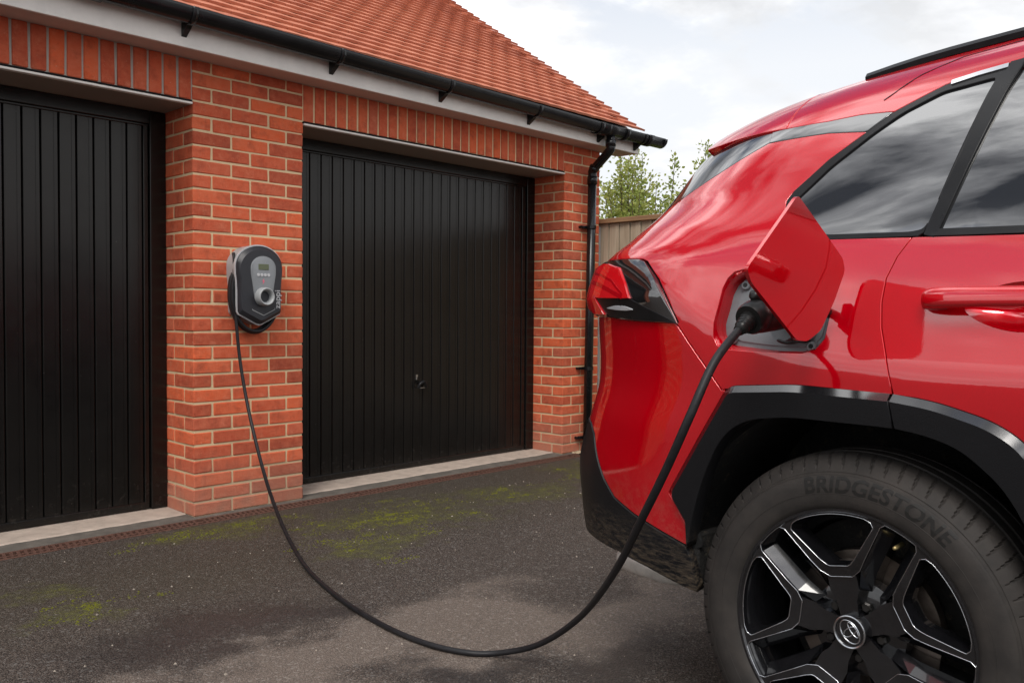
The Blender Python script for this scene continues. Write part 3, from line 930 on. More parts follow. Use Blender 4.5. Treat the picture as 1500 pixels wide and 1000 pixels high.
# ------------------------------------------------------------------ fence
FN = empty('timber_fence', (3.48, -1.7, 0), 0, 'weathered vertical board fence with concrete post beside the garage', 'fence')
FL = (3.48, -1.7, 0)
def fpart(mb, name, mat): return local(mb, FL).build(name, mat, FN)
for y in (.066, -1.80, -3.66):
    mb = MB(); mb.bbox(3.455, 3.555, y - .048, y + .048, -.05, 1.80, .012); fpart(mb, 'fence_post', M_POST)
mb = MB(); mb.bbox(3.485, 3.525, -3.6, .015, -.02, .15, .006); fpart(mb, 'gravel_board', M_POST)
for z in (.45, 1.05, 1.65):
    mb = MB(); mb.bbox(3.512, 3.55, -3.6, .015, z - .035, z + .035, .004); fpart(mb, 'fence_rail', M_BOARD)
mb = MB(); mb.box(3.498, 3.508, -3.6, .015, .15, 1.80); fpart(mb, 'gap_shade_sheet', wood_material('board_gap_shade', (.16, .12, .08), (.22, .17, .12)))  # added sheet, darkened to give the shadow lines between the boards
bme = []
for q in range(3):
    b_ = MB(); b_.add([(-.010, -.0480, 0), (.008, -.0480, 0), (.008, .0480, 0), (-.002, .0480, 0), (-.010, -.0480, 1), (.008, -.0480, 1), (.008, .0480, 1), (-.002, .0480, 1)],
                      [(0, 3, 2, 1), (4, 5, 6, 7), (0, 1, 5, 4), (1, 2, 6, 5), (2, 3, 7, 6), (3, 0, 4, 7)])
    me = bpy.data.meshes.new('fence_board'); me.from_pydata(b_.v, [], b_.f); me.materials.append(M_BOARD); bme.append(me)
y = -.012
while y > -3.55:
    if not (-1.86 < y < -1.74):
        o = share('fence_board', bme[random.randint(0, 2)], FN)
        o.location = (random.uniform(-.001, .002), y + 1.7, .155); o.scale = (1, 1, 1.655 + random.uniform(-.004, .004)); o.rotation_euler = (0, 0, random.uniform(-.015, .02))
    y -= .1035
for y0_, y1_ in ((-1.75, .11), (-3.6, -1.852)):
    mb = MB(); mb.bbox(3.445, 3.545, y0_, y1_, 1.812, 1.85, .004); fpart(mb, 'capping_rail', M_CAP)

# ------------------------------------------------------------------ shrubs behind the fence
def shrub(name, loc, nst, height, spread, leaves, label, seed, size=.043):
    rg = np.random.default_rng(seed)
    root = empty(name, loc, 0, label, 'shrub', 'shrubs behind the fence')
    tw = MB(); Lv, Lf, tint = [], [], []
    def leafat(p, d, t):
        s = size * rg.uniform(.6, 1.25)
        d = d / (np.linalg.norm(d) + 1e-9); a = rg.normal(size=3); w = np.cross(d, a); w /= np.linalg.norm(w) + 1e-9; nn = np.cross(d, w)
        b = len(Lv)
        Lv.extend([p, p + d * s * .45 + w * s * .34 + nn * s * .06, p + d * s, p + d * s * .45 - w * s * .34 + nn * s * .06])
        Lf.extend([(b, b + 1, b + 2), (b, b + 2, b + 3)]); tint.extend([t] * 4)
    per = leaves // nst
    for i in range(nst):
        ang = rg.uniform(0, 2 * PI); lean = abs(rg.normal(0, spread)); h = height * (1 - .5 * (lean / (spread * 2.5)) ** 2) * rg.uniform(.60, 1.05)
        base = np.array([rg.normal(0, .12), rg.normal(0, .12), 0])
        P = []
        kx, ky = math.cos(ang) * lean, math.sin(ang) * lean
        for q in np.linspace(0, 1, 9):
            P.append(base + np.array([kx * q ** 1.2 + .06 * math.sin(5 * q + i), ky * q ** 1.2 + .06 * math.cos(4 * q + i), h * q]))
        tw.tube(P, list(np.linspace(.016, .003, 9)), 5, False)
        P = np.array(P); st_t = rg.uniform(.2, .8)
        for _ in range(per):
            q = rg.uniform(.12, 1.0) ** .75; j = min(int(q * 8), 7); f_ = q * 8 - j
            p = P[j] * (1 - f_) + P[j + 1] * f_
            side = rg.normal(size=3); side[2] = abs(side[2]) * .5; side /= np.linalg.norm(side)
            rr = abs(rg.normal(0, 1)) * (.30 * (1 - q) ** .8 + .035)
            pp = p + side * rr
            leafat(pp, side + np.array([0, 0, .35]) + rg.normal(size=3) * .5, float(np.clip(st_t * .5 + rg.uniform(0, .5) + .25 * (q - .5), 0, 1)))
    tw.build('stem', M_TWIG, root, True)
    o = mesh('crown', Lv, Lf, M_LEAF, root, kind='stuff')
    at = o.data.attributes.new('tint', 'FLOAT', 'POINT'); at.data.foreach_set('value', tint)
    return root
shrub('hazel_shrub', (5.75, 1.40, 0), 72, 2.82, .55, 32000, 'tall leafy green shrub behind the fence, nearest the garage wall', 3)
shrub('hazel_shrub', (6.2, .60, 0), 34, 2.98, .40, 14000, 'looser yellow tinged shrub behind the fence, farther from the garage', 11)
shrub('hazel_shrub', (6.9, 2.0, 0), 40, 2.55, .60, 16000, 'low dense shrub behind the fence, partly hidden by the brick pier', 21)

# ------------------------------------------------------------------ wall charger
CX, CZ = .328, 1.227
CH = empty('wall_charger', (CX, 0, CZ), 0, 'dark grey wall mounted car charger with small display on brick pier', 'charger')
def chg_outline(sc=1.0, n=10):
    # half outline (x>=0) from top to bottom, metres about the centre
    pts = [(0, .218)] + [(.142 * math.sin(t), .100 + .118 * math.cos(t)) for t in np.linspace(0, PI / 2, n + 2)[1:]] + [(.141, .06), (.136, .02), (.133, -.03), (.133, -.10), (.132, -.145), (.126, -.158), (.02, -.212), (0, -.218)]
    full = pts + [(-x, z) for x, z in pts[-2:0:-1]]
    return [(x * sc, z * sc) for x, z in full]
def extr(poly, y0, y1, name, mat, parent, taper=1.0, bev=.0, smooth=True, cx=0, cz=0):
    """prism with chamfered front, front towards -y"""
    n = len(poly); V = []
    lv = [(1.0, y1), (1.0, y0 + bev), (taper, y0)] if bev else [(1.0, y1), (taper, y0)]
    for s, y in lv: V += [(cx + x * s, y, cz + z * s) for x, z in poly]
    Fc = []
    for k in range(len(lv) - 1):
        for i in range(n):
            j = (i + 1) % n; Fc.append((k * n + i, k * n + j, (k + 1) * n + j, (k + 1) * n + i))
    Fc += [tuple((len(lv) - 1) * n + i for i in range(n)), tuple(range(n - 1, -1, -1))]
    o = mesh(name, V, Fc, mat, parent)
    bm = bmesh.new(); bm.from_mesh(o.data); bmesh.ops.recalc_face_normals(bm, faces=bm.faces[:]); bm.to_mesh(o.data); bm.free()
    return sharp_smooth(o, 40)
ol = chg_outline()
extr([(x * .985, z * .985) for x, z in ol], -.085, .002, 'back_housing', M_CHGS, CH, .99)
extr(ol, -.094, -.0855, 'edge_trim', M_CHGL, CH, 1.0, .002)
ol2 = chg_outline(.965)
hous = extr(ol2, -.122, -.0935, 'front_casing', M_CHG, CH, .90, .018)
# grey teardrop face plate
fp = [(.076 * math.sin(t), .090 + .066 * math.cos(t)) for t in np.linspace(0, PI / 2, 9)] + [(.075, .06), (.066, .01), (.057, -.05), (.052, -.075), (.03, -.10), (0, -.108)]
fp = fp + [(-x, z) for x, z in fp[-2:0:-1]]
face = extr(fp, -.1265, -.1215, 'face_plate', M_CHGG, CH, .97, .003, cx=.010)
mb = MB(); mb.bbox(-.022, .040, -.1285, -.126, .082, .113, .0012); mb.build('display', M_LCD, face)
V_, F_ = text_data('myenergi', .009)
mesh('lettering', [(x - .010, -.1268, z + .121) for x, z, _ in V_], F_, M_CHGS, face)
for k in range(4):
    mb = MB(); x = -.023 + k * .0205; mb.tube([(x, -.1262, .055), (x, -.1295, .055)], .0085, 18); mb.build('button', M_CHGL, face, False)
# lightning mark
bolt = [(.004, .020), (-.008, .001), (-.001, .001), (-.005, -.016), (.008, .005), (.001, .005)]
mesh('lightning_mark', [(x + .008, -.1270, z + .018) for x, z in bolt], [tuple(range(6))], M_PINK, face)
# plug holster
mb = MB()
def lathe_y(mb, prof, cx, cz, seg=28):
    V = []; n = len(prof)
    for r, y in prof:
        for k in range(seg):
            a = 2 * PI * k / seg; V.append((cx + r * math.cos(a), y, cz + r * math.sin(a)))
    mb.add(V, [(i * seg + k, (i + 1) * seg + k, (i + 1) * seg + (k + 1) % seg, i * seg + (k + 1) % seg) for i in range(n - 1) for k in range(seg)] + [tuple((n - 1) * seg + k for k in range(seg))])
lathe_y(mb, [(.050, -.120), (.050, -.150), (.047, -.166), (.043, -.170), (.038, -.168), (.034, -.160), (.033, -.135)], .006, -.062)
sock = sharp_smooth(mb.build('plug_holster', M_CHGS, CH), 50)
mb = MB(); mb.tube([(.006, -.134, -.062), (.006, -.1365, -.062)], .030, 20); mb.build('socket_recess', M_CHG, sock)
# chevron trim under the holster
def ribbon_pts(pts, w, y, name, mat, parent):
    V = []; 
    for i, (x, z) in enumerate(pts):
        a = np.array(pts[max(i - 1, 0)]); b = np.array(pts[min(i + 1, len(pts) - 1)]); d = (b - a) / (np.linalg.norm(b - a) + 1e-9); q = np.array([-d[1], d[0]]) * w / 2
        V += [(x + q[0], y, z + q[1]), (x - q[0], y, z - q[1])]
    return mesh(name, V, [(2 * i, 2 * i + 1, 2 * i + 3, 2 * i + 2) for i in range(len(pts) - 1)], mat, parent)
ribbon_pts([(-.056, -.128), (-.056, -.133), (.012, -.163), (.080, -.130), (.080, -.122)], .0032, -.1225, 'chevron_trim', M_CHGS, CH)
V_, F_ = text_data('zappi', .046)
wdt = V_[:, 0].max()
mesh('lettering', [(.112 - z, -.1226, x - .126) for x, z, _ in V_ * (.100 / wdt)], F_, M_CHGL, CH)
# cable stowed behind the casing
loops = []
for rr, yy in ((.118, -.032), (.124, -.052), (.120, -.070)):
    pts = [(-.004 + rr * 1.16 * math.cos(t), yy, -.035 + rr * 1.62 * math.sin(t) - (.02 if math.sin(t) < 0 else 0)) for t in np.linspace(RAD(150), RAD(405), 40)]
    mb = MB(); mb.tube(pts, .0095, 10)
    mb.build('stowed_cable', M_CABLE, CH, True)

# ------------------------------------------------------------------ charging cable
CP = [(.205, -.045, 1.395), (.199, -.064, 1.35), (.198, -.066, 1.179), (.208, -.072, .997), (.217, -.092, .815), (.218, -.160, .602), (.192, -.300, .395), (.135, -.499, .225), (.028, -.784, .119),
      (-.073, -1.058, .056), (-.182, -1.352, .0325), (-.304, -1.733, .0385), (-.370, -2.056, .0435), (-.385, -2.280, .0475), (-.355, -2.436, .0505), (-.297, -2.525, .0565), (-.286, -2.680, .122),
      (-.380, -2.907, .281), (-.557, -3.148, .487), (-.668, -3.300, .655), (-.708, -3.383, .771), (-.716, -3.442, .885), (-.665, -3.462, .986), (-.598, -3.473, 1.045), (-.556, -3.479, 1.073)]
E0 = (CP[11][0], CP[11][1], ground_z(CP[11][1]))
CB = empty('charging_cable', E0, 0, 'black charging cable looping over the tarmac from wall charger to car', 'cable')
pts = catmull(CP, 9)
pts = [(x, y, max(z, ground_z(y) + .0085)) for x, y, z in pts]
mb = MB(); mb.tube(pts, .0087, 14)
local(mb, E0).build('sheath', M_CABLE, CB, True)


# ------------------------------------------------------------------ car
# car frame: a = metres forward of the rear axle, o = metres outward of the wheel face, z = height above the ground it stands on
CAR = empty('red_suv', (-.414, -3.629, .06), RAD(-93.17), 'red sport utility car with black wheel arches parked tail towards the garage, charging flap open', 'car')
HALF = .915
SEC = np.array([(.15, -.10, .15), (.22, -.06, .22), (.30, -.035, .30), (.42, -.012, .42), (.55, -.002, .55), (.70, .008, .70), (.80, .014, .80), (.87, .017, .87), (.925, .016, .925), (.97, .007, .97), (1.02, -.004, 1.02), (1.07, -.016, 1.07), (1.12, -.029, 1.12), (1.18, -.046, 1.18), (1.24, -.068, 1.24), (1.32, -.102, 1.32), (1.40, -.142, 1.40), (1.46, -.178, 1.46), (1.52, -.222, 1.512), (1.58, -.276, 1.553), (1.64, -.338, 1.585), (1.70, -.41, 1.608), (1.80, -.52, 1.625), (2.0, -.72, 1.645), (2.2, -.915, 1.652)])
def hermite(x, X, Y):
    x = np.asarray(x, float)
    d = np.diff(Y) / np.diff(X); h_ = np.diff(X)
    m = np.r_[d[0], (d[1:] * h_[:-1] + d[:-1] * h_[1:]) / (X[2:] - X[:-2]), d[-1]]
    i = np.clip(np.searchsorted(X, x) - 1, 0, len(X) - 2); h = X[i + 1] - X[i]; t = np.clip((x - X[i]) / h, -.5, 1.5)
    return (2 * t ** 3 - 3 * t ** 2 + 1) * Y[i] + (t ** 3 - 2 * t ** 2 + t) * h * m[i] + (-2 * t ** 3 + 3 * t ** 2) * Y[i + 1] + (t ** 3 - t ** 2) * h * m[i + 1]
def tab(x, T):
    T = np.array(T, float); return hermite(np.clip(x, T[0, 0], T[-1, 0]), T[:, 0], T[:, 1])
CREASE = [(-.9, 1.20), (-.6, 1.15), (-.49, 1.10), (-.325, 1.0), (-.14, .945), (.07, .922), (.4, .915), (2, .90), (3.6, .88)]
ROOFT = [(-.9, 1.515), (-.7, 1.552), (-.5, 1.591), (-.32, 1.624), (-.18, 1.645), (.2, 1.68), (.6, 1.70), (1.2, 1.70), (1.7, 1.63), (2.2, 1.57), (3.6, 1.3)]
ASIL = [(.15, -.80), (.30, -.83), (.42, -.85), (.50, -.858), (.62, -.860), (.70, -.832), (.76, -.814), (.82, -.796), (.90, -.792), (1.02, -.793), (1.10, -.782), (1.16, -.763), (1.22, -.715), (1.30, -.685), (1.40, -.645), (1.50, -.625), (1.60, -.63), (2.2, -.68)]
def sm(x, a, b):
    t = np.clip((x - a) / (b - a), 0, 1); return t * t * (3 - 2 * t)
def surf(a, s, lift=0.0, rear=0.0):
    a = np.asarray(a, float); s = np.asarray(s, float)
    mask = sm(s, .72, .90) * (1 - sm(s, 1.14, 1.34))
    sb = s - (tab(a, CREASE) - .925) * mask
    o = hermite(sb, SEC[:, 0], SEC[:, 1]); z = hermite(s, SEC[:, 0], SEC[:, 2])
    z = np.where(s > 1.18, 1.18 + (z - 1.18) * (tab(a, ROOFT) - 1.18) / (1.652 - 1.18), z)
    a1 = tab(s, ASIL) + .457 - rear
    th = np.clip((a1 - a) / .5, 0, 1.5707)
    # towards the tail the side turns round the corner
    keep = 1 - sm(s, 1.62, 2.15)
    o = o - .25 * (1 - np.cos(th)) * keep
    tf = np.clip((a - (3.10 - .25 * sm(s, .5, 1.1))) / .55, 0, .9995)
    o = o - .32 * (1 - np.sqrt(1 - tf * tf)) * keep
    a = np.where(a < a1, a1 - .5 * np.sin(th), a)
    return a, o + lift, z
def tail(s, rear=0.0):      # surface parameter where the corner has turned to face straight back
    return float(tab(s, ASIL)) + .457 - rear - .783
def xyz(a, s, lift=0.0, rear=0.0):
    A, o, z = surf(a, s, 0.0, rear)
    P = np.stack([A, -o, z], -1)
    if np.any(np.asarray(lift) != 0):
        P = P + nrm(a, s, rear) * np.asarray(lift)[..., None]
    return P
def nrm(a, s, rear=0.0):
    e = 2e-3
    f = lambda p, q: np.stack([x if i != 1 else -x for i, x in enumerate(surf(p, q, 0, rear))], -1)
    a = np.asarray(a, float); s = np.asarray(s, float)
    n = np.cross(f(a + e, s) - f(a - e, s), f(a, s + e) - f(a, s - e))
    ln = np.linalg.norm(n, axis=-1, keepdims=True)
    n = np.where(ln > 1e-9, n / np.maximum(ln, 1e-9), np.array([0, -1., 0]))
    return n
def densify(poly, d=.014, closed=True):
    P = [np.array(p, float) for p in poly]; out_ = []
    n = len(P)
    for i in range(n if closed else n - 1):
        a, b = P[i], P[(i + 1) % n]; k = max(1, int(np.linalg.norm(b - a) / d))
        out_ += [a + (b - a) * q / k for q in range(k)]
    if not closed: out_.append(P[-1])
    return np.array(out_)
def rnd_corners(poly, r=.012, n=4):
    """round the corners of a 2-D polygon"""
    P = [np.array(p, float) for p in poly]; out_ = []; m = len(P)
    for i in range(m):
        a, b, c = P[i - 1], P[i], P[(i + 1) % m]
        l1, l2 = np.linalg.norm(a - b), np.linalg.norm(c - b)
        q = min(r, l1 * .45, l2 * .45)
        p0 = b + (a - b) / l1 * q; p1 = b + (c - b) / l2 * q
        for k in range(n + 1):
            t = k / n; out_.append((1 - t) ** 2 * p0 + 2 * t * (1 - t) * b + t * t * p1)
    return out_
def inside(P, poly):
    x, y = P[:, 0], P[:, 1]; c = np.zeros(len(P), bool); q = np.asarray(poly); j = len(q) - 1
    for i in range(len(q)):
        xi, yi, xj, yj = q[i, 0], q[i, 1], q[j, 0], q[j, 1]
        with np.errstate(divide='ignore', invalid='ignore'):
            c ^= ((yi > y) != (yj > y)) & (x < (xj - xi) * (y - yi) / (yj - yi + 1e-15) + xi)
        j = i
    return c
def fill(loops, grid):
    """constrained triangulation of a polygon with holes plus interior points"""
    B = [np.asarray(l) for l in loops]; pts = []; edges = []
    for l in B:
        b = len(pts); pts += [tuple(p) for p in l]; edges += [(b + i, b + (i + 1) % len(l)) for i in range(len(l))]
    lo, hi = B[0].min(0), B[0].max(0)
    gx, gy = np.meshgrid(np.arange(lo[0] + grid / 2, hi[0], grid), np.arange(lo[1] + grid / 2, hi[1], grid))
    G = np.c_[gx.ravel(), gy.ravel()]
    if len(G):
        ok = inside(G, B[0])
        for h in B[1:]: ok &= ~inside(G, h)
        G = G[ok]; A = np.array(pts)
        if len(G):
            dm = np.min(((G[:, None, :] - A[None, :, :]) ** 2).sum(-1), 1); G = G[dm > (grid * .45) ** 2]
            pts += [tuple(p) for p in G]
    r = delaunay_2d_cdt([Vector(p) for p in pts], edges, [], 0, 1e-6)
    V2 = np.array([v[:] for v in r[0]]); T = [tuple(f) for f in r[2]]
    cen = np.array([V2[list(f)].mean(0) for f in T]); ok = inside(cen, B[0])
    for h in B[1:]: ok &= ~inside(cen, h)
    T = [f for f, k in zip(T, ok) if k]
    # outline edges of the kept triangles
    cnt = {}
    for f in T:
        for i in range(len(f)):
            e = (f[i], f[(i + 1) % len(f)]); cnt[tuple(sorted(e))] = cnt.get(tuple(sorted(e)), []) + [e]
    rim = [v[0] for v in cnt.values() if len(v) == 1]
    return V2, T, rim
def panel(name, poly, mat, parent, holes=(), lift=0.0, rear=0.0, thick=.014, grid=.03, both=False, d=.014, other=False, smooth_edge=.0022, bulge=None):
    """body panel cut out of the side surface, with turned-in edges; both = also its mirror image in the same mesh, other = mirror image as a part of its own"""
    loops = [densify(poly, d)] + [densify(h, d) for h in holes]
    V2, T, rim = fill(loops, grid)
    P = xyz(V2[:, 0], V2[:, 1], np.full(len(V2), lift) + (bulge(V2[:, 0], V2[:, 1]) if bulge else 0), rear); Nn = nrm(V2[:, 0], V2[:, 1], rear)
    TA = np.array([f[:3] for f in T])
    if np.sum(np.cross(P[TA[:, 1]] - P[TA[:, 0]], P[TA[:, 2]] - P[TA[:, 0]]) * Nn[TA[:, 0]]) < 0: T = [f[::-1] for f in T]; rim = [(b, a) for a, b in rim]
    V = list(P); NN = list(Nn); Fc = list(T)
    # edge return: rolled then straight in
    ids = sorted({i for e in rim for i in e})
    lo1 = {}; lo2 = {}; dirn = {}
    for a, b in rim:
        t_ = P[b] - P[a]; t_ = t_ / (np.linalg.norm(t_) + 1e-12)
        for q in (a, b): dirn[q] = dirn.get(q, 0) + np.cross(t_, Nn[q])
    for q in ids:
        dq = dirn[q] / (np.linalg.norm(dirn[q]) + 1e-9)
        lo1[q] = len(V); V.append(P[q] + dq * smooth_edge * .6 - Nn[q] * smooth_edge); NN.append((dq + .4 * Nn[q]) / np.linalg.norm(dq + .4 * Nn[q]))
        lo2[q] = len(V); V.append(P[q] + dq * smooth_edge * .6 - Nn[q] * thick); NN.append(dq)
    for a, b in rim:
        Fc += [(b, a, lo1[a], lo1[b]), (lo1[b], lo1[a], lo2[a], lo2[b])]
    V = np.array(V); NN = np.array(NN)
    def mirrored(V, NN, Fc):
        M = V.copy(); M[:, 1] = 2 * HALF - M[:, 1]; K = NN.copy(); K[:, 1] *= -1
        return M, K, [f[::-1] for f in Fc]
    if both:
        M, K, G_ = mirrored(V, NN, Fc); b = len(V)
        V = np.r_[V, M]; NN = np.r_[NN, K]; Fc = Fc + [tuple(i + b for i in f) for f in G_]
    o = mesh(name, V, Fc, mat, parent, True, None if bulge else NN)
    if bulge: sharp_smooth(o, 40)
    if other:
        M, K, G_ = mirrored(V, NN, Fc); mesh(name, M, G_, mat, parent, True, K)
    return o
def chain(path, off):
    """shift an open (a, s) path sideways (left of its direction) by off"""
    P = np.array(path, float); out_ = []
    for i in range(len(P)):
        d = P[min(i + 1, len(P) - 1)] - P[max(i - 1, 0)]; d /= np.linalg.norm(d) + 1e-9
        out_.append(tuple(P[i] + np.array([-d[1], d[0]]) * off))
    return out_
def strip(name, path, w0, w1, mat, parent, lift0=0., lift1=0., rear=0., thick=.008, other=False, bulge=None):
    """ribbon following a path on the body, from offset w0 to w1, with a turned edge"""
    D = densify(path, .012, False)
    A = np.array(chain(D, w0)); B = np.array(chain(D, w1))
    bA = bulge(A[:, 0], A[:, 1]) if bulge else 0; bB = bulge(B[:, 0], B[:, 1]) if bulge else 0
    PA = xyz(A[:, 0], A[:, 1], np.full(len(A), lift0) + bA, rear); PB = xyz(B[:, 0], B[:, 1], np.full(len(B), lift1) + bB, rear); N0 = nrm(D[:, 0], D[:, 1], rear)
    V = np.r_[PA, PB, PB - N0 * thick, PA - N0 * thick]; n = len(D)
    Fc = [(k * n + i, k * n + i + 1, ((k + 1) % 4) * n + i + 1, ((k + 1) % 4) * n + i) for k in range(4) for i in range(n - 1)]
    o = mesh(name, V, Fc, mat, parent)
    bm = bmesh.new(); bm.from_mesh(o.data); bmesh.ops.recalc_face_normals(bm, faces=bm.faces[:]); bm.to_mesh(o.data); bm.free()
    return sharp_smooth(o, 40)

# feature lines, as (a, s)
DOOR_SEAM = [(.098, 1.177), (.075, 1.141), (.059, 1.098), (.056, 1.05), (.062, .998), (.076, .947), (.094, .871), (.103, .804)]
CL_OUT = [(-.399, .527), (-.446, .594), (-.279, .855), (-.261, .864), (-.113, .876), (.092, .871), (.175, .862), (.275, .834), (.33, .800), (.445, .62), (.46, .55), (.43, .42)]
ARCH = [(-.372, .369), (-.387, .47), (-.367, .562), (-.334, .656), (-.296, .731), (-.261, .77), (-.216, .794), (-.127, .809), (.071, .808), (.16, .80), (.224, .781), (.291, .725), (.324, .675), (.357, .60), (.382, .50), (.392, .40), (.39, .30)]
SEAM_B = [(-.422, 1.002), (-.35, .918), (-.293, .852)]
FIN = [(-.297, 1.445), (-.372, 1.421), (-.446, 1.396), (-.595, 1.350), (-.70, 1.332), (-.82, 1.322)]
LAMP = [(-.415, 1.0), (-.456, 1.064), (-.487, 1.106), (-.520, 1.135), (-.542, 1.153), (-.566, 1.160), (-.625, 1.163), (-.72, 1.165)]
FUEL = [(-.263, 1.126), (-.283, 1.121), (-.298, 1.106), (-.307, 1.083), (-.312, 1.043), (-.318, 1.004), (-.317, .972), (-.307, .953), (-.289, .944), (-.218, .941), (-.156, .940), (-.098, .942), (-.070, .950), (-.052, .974), (-.046, 1.03), (-.052, 1.080), (-.075, 1.116), (-.11, 1.128)]
QG = [(-.193, 1.282), (-.183, 1.303), (-.118, 1.367), (-.046, 1.416), (.004, 1.449), (.097, 1.494), (.214, 1.518)]
G = .0022
def cut(P, off): return chain(P, off)

def soft(path, r=.05, n=6):
    P = [np.array(p, float) for p in path]; out_ = [P[0]]
    for i in range(1, len(P) - 1):
        a, b_, c = P[i - 1], P[i], P[i + 1]; l1, l2 = np.linalg.norm(a - b_), np.linalg.norm(c - b_); q_ = min(r, l1 * .48, l2 * .48)
        p0 = b_ + (a - b_) / l1 * q_; p1 = b_ + (c - b_) / l2 * q_
        out_ += [(1 - t) ** 2 * p0 + 2 * t * (1 - t) * b_ + t * t * p1 for t in np.linspace(0, 1, n)]
    return [tuple(p) for p in out_ + [P[-1]]]
i_out = [(-.399, .530), (-.446, .594), (-.279, .855), (-.261, .864), (-.113, .876), (.090, .8712)]
i_in = [(-.386, .475), (-.367, .562), (-.334, .656), (-.296, .731), (-.261, .77), (-.216, .794), (-.127, .809), (.071, .808), (.099, .807)]
i_out = soft(i_out, .030); i_in = soft(i_in, .06)
d_out = [(.096, .871), (.175, .862), (.275, .834), (.33, .800), (.445, .62), (.46, .55), (.44, .43)]
d_in = [(.105, .807), (.16, .80), (.224, .781), (.291, .725), (.324, .675), (.357, .60), (.382, .50), (.392, .40), (.39, .30)]
d_out = soft(d_out, .09); d_in = soft(d_in, .06)
# red quarter panel
ds = DOOR_SEAM[:7]
q = [(tail(1.168), 1.168)] + [(tail(s), s) for s in (1.20, 1.24, 1.28, 1.318)] + FIN[::-1] + [(-.137, 1.431), (-.048, 1.4155)] + [(-.118, 1.367), (-.183, 1.303), (-.196, 1.281), (-.192, 1.255), (-.172, 1.215), (-.14, 1.188), (-.074, 1.182), (.0, 1.180)]
q += [(a - G, s) for a, s in ds] + [p for p in chain(i_out, .0015) if p[0] > -.280 and p[1] > .8 and p[0] < .088][::-1] + [(-.283, .8575)] + [(a + G, s + G * .6) for a, s in SEAM_B[::-1]] + [(a + .004, s + .002) for a, s in LAMP]
panel('quarter_panel', q, M_RED, CAR, holes=[FUEL], grid=.022, other=False)
ql = q; panel_mirror = panel
# bumper, red part
b = [(a - G, s - G) for a, s in SEAM_B] + [(-.2865, .8515), (-.449, .5945), (-.402, .526), (-.395, .476), (-.401, .4765), (-.565, .520), (-.65, .549), (-.70, .59), (-.76, .655), (-.80, .70), (-.86, .725), (tail(.74), .74)]
b += [(tail(s), s) for s in (.80, .86, .92, .98, 1.012)] + [(-.75, 1.014), (-.692, 1.010), (-.578, 1.004)]
panel('rear_bumper', b, M_RED, CAR, grid=.022)
# bumper, black lower part
k = [(-.4015, .4715), (-.565, .515), (-.65, .544), (-.704, .586), (-.764, .651), (-.804, .695), (-.86, .720), (tail(.735), .735)] + [(tail(s), s) for s in (.68, .62, .55, .48, .42)]
k += [(-.98, .415), (-.86, .412), (-.645, .406), (-.525, .392), (-.412, .371), (-.374, .366), (-.386, .44)]
panel('bumper_cladding', k, M_CLAD, CAR, lift=.004, grid=.02, thick=.03)
# lower rear valance behind
# wheel arch cladding: rear piece and door piece, each with an upward facing chamfer along its outer edge
def cladding(path_out, path_in, nm):
    ins = chain(path_out, -.0135)
    poly = list(ins) + list(path_in)[::-1]
    o = panel(nm, poly, M_CLAD, CAR, lift=.017, grid=.022, thick=.045)
    strip('cladding_chamfer', path_out, .0, -.0137, M_CHAM, o, .003, .0172, thick=.012)
    return o
cladding(i_out, i_in, 'wheel_arch_trim')
cladding(d_out, d_in, 'wheel_arch_trim')

# rear door
dr = [(a + G, s) for a, s in ds] + chain(d_out, .0015)[1:] + [(.47, .42), (1.10, .40), (1.12, .60), (1.10, 1.0), (1.06, 1.172), (.6, 1.171), (.293, 1.171)]
CUP = [(.292 + .080 * math.cos(t), 1.040 + .044 * math.sin(t) + .006 * math.sin(2 * t)) for t in np.linspace(0, 2 * PI, 36, endpoint=False)]
RD = panel('rear_door', dr, M_RED, CAR, holes=[CUP], grid=.024)
fd = [(1.064, 1.172), (1.104, 1.0), (1.124, .60), (1.104, .40), (2.20, .40), (2.26, .62), (2.24, .98), (2.16, 1.155), (1.6, 1.17)]
panel('front_door', fd, M_RED, CAR, grid=.05)
FA = [(2.69 + .40 * math.cos(t), .40 + .40 * math.sin(t)) for t in np.linspace(0, PI, 17)]
fe = [(2.165, 1.152), (2.244, .98), (2.264, .62), (2.204, .40)] + FA[::-1] + [(3.22, .40), (3.45, .55), (3.46, .80), (3.30, .93), (2.7, 1.06)]
panel('front_wing', fe, M_RED, CAR, grid=.05)
panel('sill_trim', [(.395, .29), (.44, .42), (2.20, .396), (2.28, .29)], M_CLAD, CAR, lift=.006, grid=.05, thick=.06)
strip('wheel_arch_trim', [(2.69 + .445 * math.cos(t), .40 + .44 * math.sin(t)) for t in np.linspace(-.1, PI + .1, 30)], .045, 0, M_CLAD, CAR, .012, .014, thick=.05)

# rear door handle with recess
def bar(name, path, mat, parent):
    """bar lying along the body: path of (a, s, lift, half height, half depth)"""
    K = catmull(path, 5); V = []; m = 14
    for a, s_, l_, hh_, hd_ in K:
        for q_ in range(m):
            t = 2 * PI * q_ / m; c_, n_ = math.cos(t), math.sin(t)
            c_ = math.copysign(abs(c_) ** .75, c_); n_ = math.copysign(abs(n_) ** .8, n_)
            V.append(xyz(np.array([a]), np.array([s_ + hh_ * c_]), np.array([l_ + hd_ * n_]))[0])
    n_ = len(K)
    Fc = [(i * m + q_, i * m + (q_ + 1) % m, (i + 1) * m + (q_ + 1) % m, (i + 1) * m + q_) for i in range(n_ - 1) for q_ in range(m)] + [tuple(range(m)), tuple((n_ - 1) * m + q_ for q_ in range(m))]
    o = mesh(name, V, Fc, mat, parent, True)
    bm = bmesh.new(); bm.from_mesh(o.data); bmesh.ops.recalc_face_normals(bm, faces=bm.faces[:]); bm.to_mesh(o.data); bm.free()
    return sharp_smooth(o, 60)
